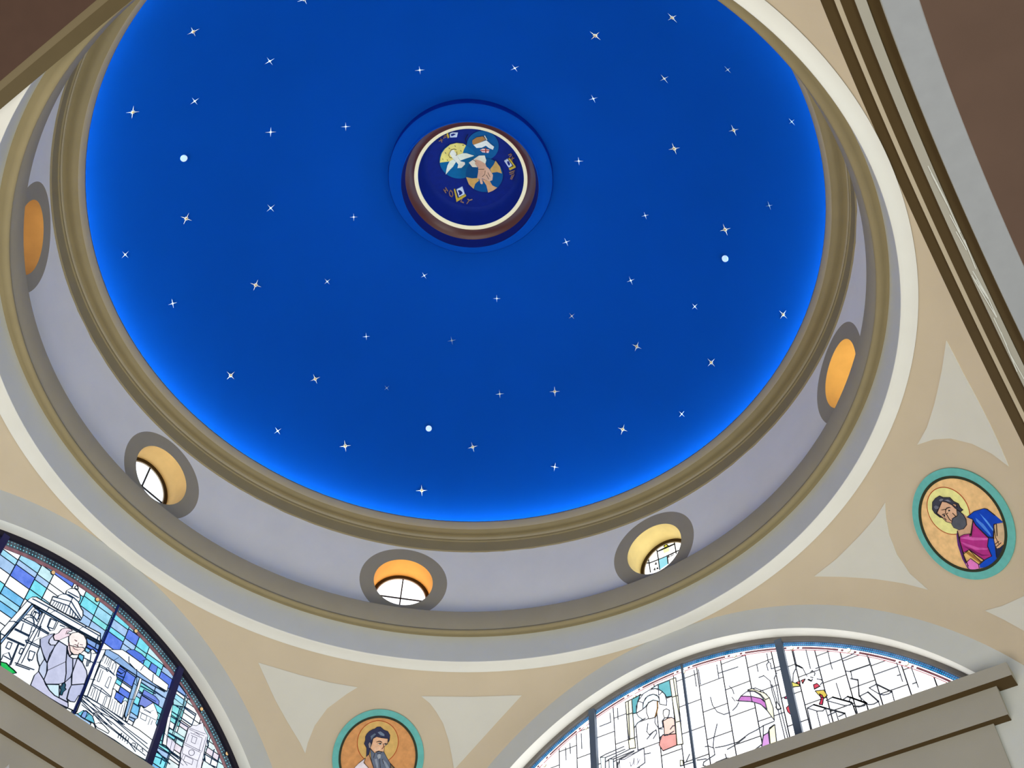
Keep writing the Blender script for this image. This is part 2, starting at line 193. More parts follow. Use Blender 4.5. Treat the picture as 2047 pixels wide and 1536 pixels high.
D_LA = [[.42,[22,52,84],[[-.1532,-.3386],[-.0916,-.3316],[.0225,-.3197],[.0616,-.3126]]],[.42,[22,52,84],[[-.1451,-.3252],[-.0741,-.3146],[.011,-.3048],[.0559,-.2998]]],[.42,[22,52,84],[[-.0899,-.332],[-.0848,-.3208],[-.0748,-.3099]]],[.42,[22,52,84],[[-.0047,-.3218],[.0016,-.3083],[.013,-.2989]]],[.42,[22,52,84],[[-.1697,-.4111],[-.1604,-.4045],[-.1491,-.4017]]],[.42,[22,52,84],[[-.0986,-.3171],[-.0998,-.33]]],[.42,[22,52,84],[[.0502,-.3037],[.0547,-.3353]]],[.42,[22,52,84],[[-.1659,-.4487],[-.1762,-.4502]]],[.42,[22,52,84],[[-.101,-.2867],[-.0533,-.2673],[-.0098,-.2903]]],[.42,[22,52,84],[[-.0992,-.2954],[-.0536,-.2815],[-.0105,-.2955]]],[.42,[22,52,84],[[-.0544,-.2681],[-.0542,-.282],[-.0539,-.3056]]],[.42,[22,52,84],[[-.0541,-.2554],[-.0544,-.2681]]],[.3,[22,52,84],[[-.0928,-.2945],[-.0938,-.3083]]],[.3,[22,52,84],[[-.086,-.2927],[-.0879,-.3079]]],[.3,[22,52,84],[[-.0809,-.2905],[-.0812,-.3061]]],[.3,[22,52,84],[[-.0753,-.2895],[-.0753,-.3056]]],[.3,[22,52,84],[[-.069,-.2865],[-.0683,-.3044]]],[.3,[22,52,84],[[-.0634,-.2855],[-.0609,-.3037]]],[.3,[22,52,84],[[-.0474,-.2832],[-.0427,-.2999]]],[.3,[22,52,84],[[-.0389,-.2848],[-.0353,-.2992]]],[.3,[22,52,84],[[-.0303,-.2865],[-.0279,-.2985]]],[.3,[22,52,84],[[-.0212,-.2892],[-.0204,-.2978]]],[.5,[22,52,84],[[-.0909,-.2761],[-.0816,-.263],[-.0667,-.2551],[-.0518,-.2536],[-.0351,-.2556]]],[.5,[22,52,84],[[-.073,-.2582],[-.0536,-.2565]]],[.5,[22,52,84],[[-.0723,-.2498],[-.04,-.245]]],[.42,[22,52,84],[[-.146,-.3908],[-.1117,-.3842],[-.071,-.3807]]],[.42,[22,52,84],[[-.1449,-.3843],[-.1096,-.3798],[-.0698,-.377]]],[.42,[22,52,84],[[-.1506,-.4184],[-.1125,-.4121]]],[.42,[22,52,84],[[-.1505,-.4212],[-.1125,-.415]]],[.42,[22,52,84],[[-.1576,-.4486],[-.1116,-.4398]]],[.42,[22,52,84],[[-.1576,-.4514],[-.1116,-.4426]]],[.42,[22,52,84],[[-.1412,-.3714],[-.1316,-.3646],[-.1197,-.365],[-.1089,-.3691]]],[.42,[22,52,84],[[-.1391,-.3874],[-.1369,-.3772],[-.1302,-.3702],[-.1224,-.3684],[-.116,-.3756],[-.1117,-.3842]]],[.42,[22,52,84],[[-.1321,-.3546],[-.13,-.3471],[-.1251,-.3421],[-.1175,-.3427],[-.1142,-.3463]]],[.42,[22,52,84],[[-.1321,-.3546],[-.1305,-.3668]]],[.42,[22,52,84],[[-.1283,-.3504],[-.1131,-.3485]]],[.42,[22,52,84],[[-.1071,-.3397],[-.1058,-.3874],[-.1077,-.4188],[-.1085,-.4432],[-.1083,-.4913]]],[.42,[22,52,84],[[-.1005,-.341],[-.0982,-.3821],[-.0992,-.4244],[-.0999,-.4831]]],[.42,[22,52,84],[[-.1135,-.4042],[-.1075,-.3958],[-.1058,-.3874]]],[.42,[22,52,84],[[-.113,-.4082],[-.1104,-.4249]]],[.3,[22,52,84],[[-.084,-.3412],[-.0662,-.3376],[-.0656,-.3609],[-.0816,-.3647],[-.084,-.3412]]],[.3,[22,52,84],[[-.0812,-.3408],[-.08,-.3651],[-.0702,-.37],[-.0623,-.3616],[-.0617,-.3345]]],[.3,[22,52,84],[[-.054,-.341],[-.0404,-.3376]]],[.3,[22,52,84],[[-.1273,-.3526],[-.1218,-.3517],[-.1219,-.3636],[-.1273,-.3645],[-.1273,-.3526]]],[.3,[22,52,84],[[-.1385,-.3943],[-.1353,-.415]]],[.3,[22,52,84],[[-.1155,-.3883],[-.1114,-.4142]]],[.3,[22,52,84],[[-.1509,-.4565],[-.141,-.454],[-.1394,-.4709],[-.1497,-.4723],[-.1509,-.4565]]],[.3,[22,52,84],[[-.117,-.4517],[-.1096,-.4496],[-.1102,-.4652],[-.116,-.4649],[-.117,-.4517]]],[.3,[22,52,84],[[-.0952,-.4442],[-.0813,-.4405],[-.0795,-.4615],[-.0907,-.4647],[-.0952,-.4442]]],[.3,[22,52,84],[[-.0907,-.4647],[-.0839,-.4671],[-.0795,-.4615]]],[.3,[22,52,84],[[-.1476,-.4899],[-.1384,-.4784],[-.1265,-.4882]]],[.3,[22,52,84],[[-.146,-.5037],[-.1476,-.4899]]],[.3,[22,52,84],[[-.145,-.4923],[-.1265,-.4909]]],[.3,[22,52,84],[[.0378,-.3775],[.0745,-.3724]]],[.3,[22,52,84],[[.0416,-.3618],[.0476,-.3579],[.0476,-.3475],[.0507,-.3439]]],[.3,[22,52,84],[[.0548,-.3531],[.0633,-.3474]]],[.3,[22,52,84],[[.0502,-.3532],[.0578,-.3804]]],[.3,[22,52,84],[[.0487,-.3776],[.0524,-.3925],[.056,-.3902],[.0523,-.3752],[.0487,-.3776]]],[.42,[22,52,84],[[-.1158,-.4285],[-.1128,-.4258],[-.0755,-.4197]]],[.42,[22,52,84],[[-.1131,-.431],[-.0778,-.4241]]],[.42,[22,52,84],[[-.1147,-.4278],[-.1094,-.4327]]],[.42,[22,52,84],[[-.1141,-.4909],[-.0652,-.479]]],[.42,[22,52,84],[[-.111,-.4943],[-.0749,-.4852]]],[.42,[22,52,84],[[-.1259,-.4452],[-.1208,-.5021]]],[.42,[22,52,84],[[-.1274,-.4476],[-.1234,-.5078]]],[.42,[22,52,84],[[-.0844,-.3986],[-.1003,-.4251]]],[.42,[22,52,84],[[-.0965,-.3736],[-.0914,-.402]]],[.3,[120,90,100],[[-.0042,-.3517],[.0034,-.3505]]],[.3,[120,90,100],[[-.0012,-.3516],[.0022,-.3523]]],[.3,[120,90,100],[[.0139,-.3532],[.0209,-.3505]]],[.3,[120,90,100],[[.009,-.3516],[.0086,-.3617],[.0124,-.3611]]],[.3,[120,90,100],[[-.0002,-.3715],[.0065,-.3728],[.0154,-.3698],[.0199,-.3639]]],[.3,[120,90,100],[[-.0007,-.366],[.0014,-.3616],[.0109,-.3601]]],[.3,[120,90,100],[[-.0127,-.3663],[-.0144,-.3693],[-.0086,-.3752]]],[.3,[120,90,100],[[-.031,-.3532],[-.0314,-.3436],[-.0236,-.3342]]],[.5,[22,52,84],[[.0845,-.3682],[.1028,-.3666],[.131,-.369]]],[.5,[22,52,84],[[.0835,-.3732],[.1073,-.3696]]],[.5,[22,52,84],[[.1028,-.3666],[.1067,-.3611],[.1125,-.3633],[.11,-.3722],[.1038,-.3689]]],[.5,[22,52,84],[[.1147,-.3648],[.1328,-.3693]]],[.5,[22,52,84],[[.0845,-.4242],[.1121,-.4197],[.1438,-.4241]]],[.5,[22,52,84],[[.086,-.4275],[.1418,-.4268]]],[.5,[22,52,84],[[.0815,-.3614],[.0849,-.337]]],[.5,[22,52,84],[[.0849,-.4589],[.0845,-.4242],[.0845,-.3682]]],[.5,[22,52,84],[[.1147,-.3352],[.1244,-.3199]]],[.5,[22,52,84],[[.1121,-.4197],[.114,-.459]]],[.5,[22,52,84],[[.1433,-.3714],[.1921,-.3714]]],[.5,[22,52,84],[[.1351,-.3635],[.1602,-.3578]]],[.5,[22,52,84],[[.1473,-.3542],[.1644,-.3329]]],[.5,[22,52,84],[[.1907,-.3562],[.2023,-.3563]]],[.5,[22,52,84],[[.1932,-.4011],[.2093,-.3927]]],[.5,[22,52,84],[[.2139,-.3681],[.2685,-.3624]]],[.5,[22,52,84],[[.2108,-.3406],[.2863,-.3384]]],[.5,[22,52,84],[[.2129,-.3497],[.2609,-.3435]]],[.5,[22,52,84],[[.2118,-.4026],[.2309,-.4012]]],[.5,[22,52,84],[[.2117,-.4409],[.2309,-.4365]]],[.5,[22,52,84],[[.1803,-.3196],[.1582,-.3144]]],[.5,[22,52,84],[[.1959,-.3126],[.1994,-.2967]]],[.5,[22,52,84],[[.2398,-.3208],[.2348,-.2999]]],[.5,[22,52,84],[[.1564,-.314],[.1504,-.2998]]],[.5,[22,52,84],[[.199,-.3524],[.1843,-.3171]]],[.5,[22,52,84],[[.0748,-.4162],[.0878,-.4108]]],[.5,[22,52,84],[[.0668,-.371],[.082,-.3626]]],[.3,[22,52,84],[[.0859,-.3571],[.0867,-.3373]]],[.3,[22,52,84],[[.094,-.3576],[.0944,-.3367]]],[.3,[22,52,84],[[.1,-.3567],[.1004,-.3357]]],[.3,[22,52,84],[[.1052,-.3577],[.1057,-.3367]]],[.3,[22,52,84],[[.1105,-.3587],[.1092,-.3374]]],[.3,[22,52,84],[[.1187,-.3593],[.117,-.3442],[.1193,-.3382],[.1246,-.3393],[.1273,-.3493],[.128,-.3695]]],[.3,[22,52,84],[[.0937,-.41],[.0915,-.3769]]],[.3,[22,52,84],[[.0995,-.4091],[.0979,-.3771]]],[.3,[22,52,84],[[.0937,-.41],[.0995,-.4091]]],[.3,[22,52,84],[[.1182,-.4088],[.1192,-.3823],[.1225,-.3788],[.1264,-.3806],[.1281,-.4098],[.1182,-.4088]]],[.3,[22,52,84],[[.0932,-.4538],[.0914,-.4326],[.0945,-.4292],[.0972,-.4318],[.0993,-.457]]],[.3,[22,52,84],[[.1153,-.4583],[.1123,-.4309]]],[.3,[22,52,84],[[.1311,-.4556],[.1297,-.4314],[.1339,-.4302],[.1354,-.4335],[.1357,-.4556]]],[.3,[22,52,84],[[.1085,-.4569],[.1043,-.4302]]],[.3,[22,52,84],[[.1539,-.4544],[.1513,-.4266]]],[.3,[22,52,84],[[.1621,-.455],[.1595,-.4273]]],[.3,[22,52,84],[[.1697,-.4546],[.1655,-.4265]]],[.3,[22,52,84],[[.1774,-.4542],[.1742,-.4282]]],[.3,[22,52,84],[[.1852,-.4538],[.1823,-.4247]]],[.3,[22,52,84],[[.1934,-.4544],[.1863,-.4152]]],[.3,[22,52,84],[[.241,-.4136],[.2579,-.4107],[.2591,-.4256],[.2417,-.4273],[.241,-.4136]]],[.3,[22,52,84],[[.2433,-.3994],[.2627,-.3979]]],[.3,[22,52,84],[[.243,-.4025],[.2663,-.3986]]],[.3,[22,52,84],[[.2636,-.4002],[.2644,-.394],[.2702,-.3876]]],[.3,[22,52,84],[[.2343,-.4134],[.2864,-.4068]]],[.3,[22,52,84],[[.2696,-.4109],[.2692,-.4302]]],[.3,[22,52,84],[[.2774,-.4135],[.2773,-.4256]]],[.5,[22,52,84],[[.0761,-.4629],[.1288,-.4749],[.1739,-.4858]]],[.5,[22,52,84],[[.0731,-.473],[.123,-.4824],[.1615,-.493]]],[.5,[22,52,84],[[.1259,-.4615],[.1839,-.4655],[.2015,-.4697]]],[.5,[22,52,84],[[.1288,-.4749],[.1186,-.4864],[.1191,-.4942]]],[.5,[22,52,84],[[.1352,-.4615],[.2066,-.4667]]],[.5,[22,52,84],[[.1293,-.476],[.1764,-.47],[.2066,-.4667]]],[.5,[22,52,84],[[.0744,-.479],[.1201,-.4896],[.1517,-.4987]]],[.5,[22,52,84],[[.149,-.4573],[.2194,-.4592]]],[.5,[22,52,84],[[.1066,-.4935],[.1008,-.5104]]],[.5,[22,52,84],[[.0756,-.4618],[.1487,-.4568]]],[.5,[22,52,84],[[.0686,-.4682],[.1546,-.4684],[.2851,-.4752]]],[.5,[22,52,84],[[.0726,-.4767],[.1755,-.4807],[.2995,-.4944]]],[.5,[22,52,84],[[.0798,-.4859],[.166,-.4944],[.2907,-.5047]]],[.5,[22,52,84],[[.1161,-.4859],[.2302,-.4981],[.2609,-.5104]]],[.5,[22,52,84],[[.1282,-.465],[.201,-.4741],[.2923,-.4849]]],[.5,[22,52,84],[[.2021,-.5059],[.2009,-.4959],[.2085,-.4915]]],[.5,[22,52,84],[[.2075,-.4894],[.2093,-.5045]]],[.5,[22,52,84],[[.2145,-.4908],[.2158,-.5049]]],[.5,[22,52,84],[[.2222,-.4904],[.2235,-.5045]]],[.5,[22,52,84],[[.23,-.4901],[.2317,-.5053]]],[.5,[22,52,84],[[.2433,-.4988],[.2449,-.4952],[.2536,-.493],[.2547,-.5032]]],[.5,[22,52,84],[[.2597,-.4922],[.2604,-.5053]]],[.5,[22,52,84],[[.2721,-.4988],[.2765,-.4937],[.2805,-.4996]]],[.36,[22,52,84],[[.3056,-.2981],[.3481,-.2982],[.3888,-.2978]]],[.36,[22,52,84],[[.315,-.3225],[.351,-.3246],[.3979,-.3225],[.4292,-.3221],[.4553,-.3268]]],[.36,[22,52,84],[[.3216,-.3394],[.3383,-.3343],[.3497,-.3274],[.3952,-.3281]]],[.36,[22,52,84],[[.3244,-.3584],[.3964,-.3571]]],[.36,[22,52,84],[[.3249,-.3717],[.3866,-.3687]]],[.36,[22,52,84],[[.3446,-.3324],[.3449,-.3696],[.3451,-.4118]]],[.36,[22,52,84],[[.3536,-.325],[.3512,-.3679],[.3501,-.4127]]],[.36,[22,52,84],[[.3979,-.3225],[.3958,-.3555]]],[.36,[22,52,84],[[.3765,-.2971],[.376,-.3216]]],[.36,[22,52,84],[[.331,-.4047],[.3871,-.4011]]],[.36,[22,52,84],[[.3309,-.4161],[.385,-.4138]]],[.36,[22,52,84],[[.3625,-.4151],[.3635,-.4296]]],[.36,[22,52,84],[[.3101,-.3805],[.3256,-.3733]]],[.36,[22,52,84],[[.3256,-.3733],[.3327,-.4264]]],[.36,[22,52,84],[[.3088,-.354],[.3125,-.381],[.3259,-.449]]],[.36,[22,52,84],[[.3126,-.421],[.3327,-.4264]]],[.36,[70,66,100],[[.3872,-.3702],[.4442,-.3569]]],[.36,[70,66,100],[[.3906,-.3731],[.442,-.3641]]],[.36,[70,66,100],[[.3978,-.3797],[.4378,-.3723]]],[.36,[70,66,100],[[.3875,-.4143],[.4455,-.4065]]],[.36,[70,66,100],[[.3893,-.4189],[.4447,-.4107]]],[.36,[70,66,100],[[.3937,-.4427],[.4444,-.4355]]],[.36,[70,66,100],[[.3945,-.3835],[.3932,-.411]]],[.36,[70,66,100],[[.4378,-.3723],[.4396,-.4098]]],[.36,[70,66,100],[[.4486,-.3623],[.4486,-.4086]]],[.36,[70,66,100],[[.4526,-.36],[.4583,-.4089]]],[.36,[70,66,100],[[.4021,-.3849],[.422,-.3813],[.4214,-.3989],[.408,-.4008],[.4072,-.3859]]],[.36,[70,66,100],[[.3885,-.4231],[.3918,-.4438]]],[.36,[70,66,100],[[.4031,-.4432],[.4296,-.4398],[.4304,-.4543],[.402,-.4586],[.4031,-.4432]]],[.36,[70,66,100],[[.4449,-.437],[.4465,-.454]]],[.36,[70,66,100],[[.3962,-.4432],[.3936,-.4723]]],[.36,[70,66,100],[[.4467,-.4097],[.4449,-.437]]],[.36,[70,66,100],[[.4081,-.3757],[.4153,-.3696],[.4275,-.3704]]],[.5,[70,66,100],[[.4274,-.4213],[.4275,-.4254],[.4253,-.4298],[.4213,-.4331],[.4166,-.4346],[.4125,-.4338],[.41,-.4309],[.4098,-.4268],[.4121,-.4224],[.416,-.4191],[.4208,-.4176],[.4249,-.4184],[.4274,-.4213]]],[.36,[22,52,84],[[.3066,-.4562],[.346,-.4544],[.3965,-.456],[.4175,-.4631]]],[.36,[22,52,84],[[.309,-.4677],[.3587,-.4639],[.4061,-.4692]]],[.36,[22,52,84],[[.3114,-.4737],[.3385,-.4806],[.3675,-.4865]]],[.36,[22,52,84],[[.3102,-.4925],[.3408,-.4865],[.3523,-.4875]]],[.36,[22,52,84],[[.3512,-.4272],[.355,-.466],[.3543,-.5037]]],[.36,[22,52,84],[[.3396,-.4835],[.3401,-.5013]]],[.36,[22,52,84],[[.3889,-.4602],[.346,-.4544]]],[.36,[22,52,84],[[.4858,-.3783],[.4868,-.4218]]],[.36,[22,52,84],[[.4597,-.4063],[.5094,-.4038]]],[.36,[22,52,84],[[.4835,-.3718],[.5194,-.3694]]],[.36,[22,52,84],[[.5067,-.3822],[.5073,-.4049]]],[.36,[22,52,84],[[.4828,-.424],[.5098,-.4188]]],[.36,[22,52,84],[[.4549,-.3665],[.4647,-.3804],[.4616,-.3918]]],[.36,[22,52,84],[[.4597,-.4063],[.468,-.4226],[.4584,-.4222]]]]
D_B = [["column_glass",[255,248,205],[[-.1705,-.225],[-.1503,-.2226],[-.1511,-.3434],[-.1505,-.3726],[-.1693,-.3688],[-.1702,-.3416]],0],["teal_glass",[110,198,208],[[-.1503,-.2226],[-.1318,-.2205],[-.1225,-.2179],[-.1334,-.2386],[-.1398,-.2707],[-.151,-.2688]],0],["teal_glass",[205,235,248],[[-.0902,-.2134],[-.0678,-.2082],[-.0677,-.2224],[-.0771,-.2179]],0],["teal_glass",[120,208,218],[[-.0671,-.2085],[-.0326,-.2083],[-.0307,-.2603],[-.0468,-.257],[-.0501,-.2465],[-.0577,-.2342],[-.0671,-.2234]],0],["pale_glass",[222,243,250],[[-.151,-.2688],[-.1398,-.2707],[-.1342,-.2843],[-.1233,-.2962],[-.1387,-.3021],[-.1501,-.3128]],0],["halo_glass",[250,253,255],[[-.1391,-.271],[-.1382,-.2507],[-.13,-.2353],[-.1135,-.2199],[-.0949,-.2155],[-.0771,-.2182],[-.0605,-.2315],[-.0503,-.248],[-.0472,-.2676],[-.0495,-.2818],[-.0689,-.2698],[-.068,-.2471],[-.0845,-.2329],[-.1025,-.232],[-.1158,-.2454],[-.12,-.2669]],0],["halo_glass",[212,238,248],[[-.1192,-.2664],[-.1177,-.2494],[-.1089,-.2357],[-.0964,-.2313],[-.0845,-.2329],[-.0733,-.2404],[-.0679,-.2533],[-.0697,-.2634],[-.0737,-.2588],[-.0863,-.2511],[-.1016,-.2541],[-.1129,-.2635]],0],["face_glass",[255,250,238],[[-.1084,-.2637],[-.1008,-.2536],[-.0864,-.2515],[-.0737,-.2588],[-.0758,-.2793],[-.0841,-.3039],[-.0944,-.3038],[-.1046,-.3022],[-.1094,-.2816]],0],["face_glass",[255,250,236],[[-.062,-.3026],[-.0595,-.2931],[-.0506,-.292],[-.0426,-.2988],[-.0447,-.3107],[-.0492,-.3186],[-.0591,-.3164]],0],["robe_glass",[252,205,190],[[-.0643,-.324],[-.0494,-.3208],[-.0381,-.3228],[-.0297,-.3318],[-.031,-.3554],[-.0318,-.3739],[-.0476,-.3695],[-.0646,-.3676],[-.0634,-.3434]],0],["robe_glass",[250,175,165],[[-.0759,-.3664],[-.0671,-.3638],[-.0476,-.3695],[-.0311,-.3741],[-.032,-.4064],[-.0732,-.4086],[-.0825,-.3883]],0],["column_glass",[255,249,210],[[-.0318,-.2078],[-.0132,-.2083],[-.0131,-.2641],[-.0156,-.3975],[-.0156,-.4095],[-.0327,-.4061],[-.029,-.3314],[-.0307,-.2603]],0],["chair_glass",[228,140,228],[[.1488,-.3447],[.1589,-.3347],[.1857,-.3462],[.2088,-.3612],[.2179,-.3765],[.2193,-.3975],[.2058,-.3777],[.1865,-.3628]],0],["chair_glass",[250,235,252],[[.1589,-.3347],[.1759,-.3283],[.1952,-.335],[.2088,-.3513],[.218,-.3727],[.2088,-.3612],[.1857,-.3462]],0],["gold_glass",[250,242,200],[[.2105,-.3421],[.2249,-.3537],[.2311,-.369],[.2353,-.3988],[.2318,-.4326],[.2183,-.398],[.218,-.3727],[.2124,-.3567],[.1953,-.334],[.1783,-.3252],[.1897,-.3238]],0],["chair_glass",[232,165,238],[[.1973,-.4628],[.2108,-.4585],[.2083,-.4979],[.185,-.4987],[.1888,-.4846]],0],["gold_glass",[250,242,200],[[.2143,-.4524],[.2309,-.4445],[.2255,-.4986],[.2091,-.4982]],0],["crest_glass",[236,70,95],[[.3463,-.376],[.3557,-.3756],[.3615,-.3859],[.346,-.3885]],0],["crest_glass",[250,222,95],[[.3465,-.394],[.3679,-.3997],[.3729,-.4165],[.3654,-.4213],[.3567,-.4156],[.351,-.4041]],0],["crest_glass",[226,52,88],[[.3556,-.4059],[.361,-.4118],[.3628,-.4199],[.356,-.4368],[.3483,-.4325],[.3563,-.421]],0],["crest_glass",[236,62,82],[[.2674,-.4114],[.2757,-.4063],[.2772,-.4235],[.2806,-.4321],[.2763,-.4363],[.2688,-.423]],0],["crest_glass",[228,72,130],[[.268,-.3846],[.2785,-.3755],[.2796,-.391]],0],["crest_glass",[250,240,120],[[.2934,-.3451],[.314,-.363],[.3116,-.3662],[.2935,-.3615]],0],["crest_glass",[216,88,88],[[.3054,-.3529],[.3166,-.3526],[.3131,-.3631]],0],["crest_glass",[216,88,88],[[.3194,-.3522],[.3301,-.3523],[.321,-.3624]],0],["book_glass",[225,250,255],[[-.2561,-.363],[-.2422,-.3687],[-.2454,-.4234],[-.2574,-.4194]],0],["book_glass",[228,248,255],[[-.2312,-.3773],[-.2183,-.3818],[-.2206,-.4317],[-.2334,-.4274]],0],["book_glass",[244,242,255],[[-.1999,-.3898],[-.1266,-.3832],[-.1271,-.4236],[-.1564,-.432],[-.2017,-.4381]],0],["gold_glass",[252,248,205],[[-.0285,-.4505],[-.0214,-.4539],[-.0212,-.468],[-.0302,-.4649]],0]]
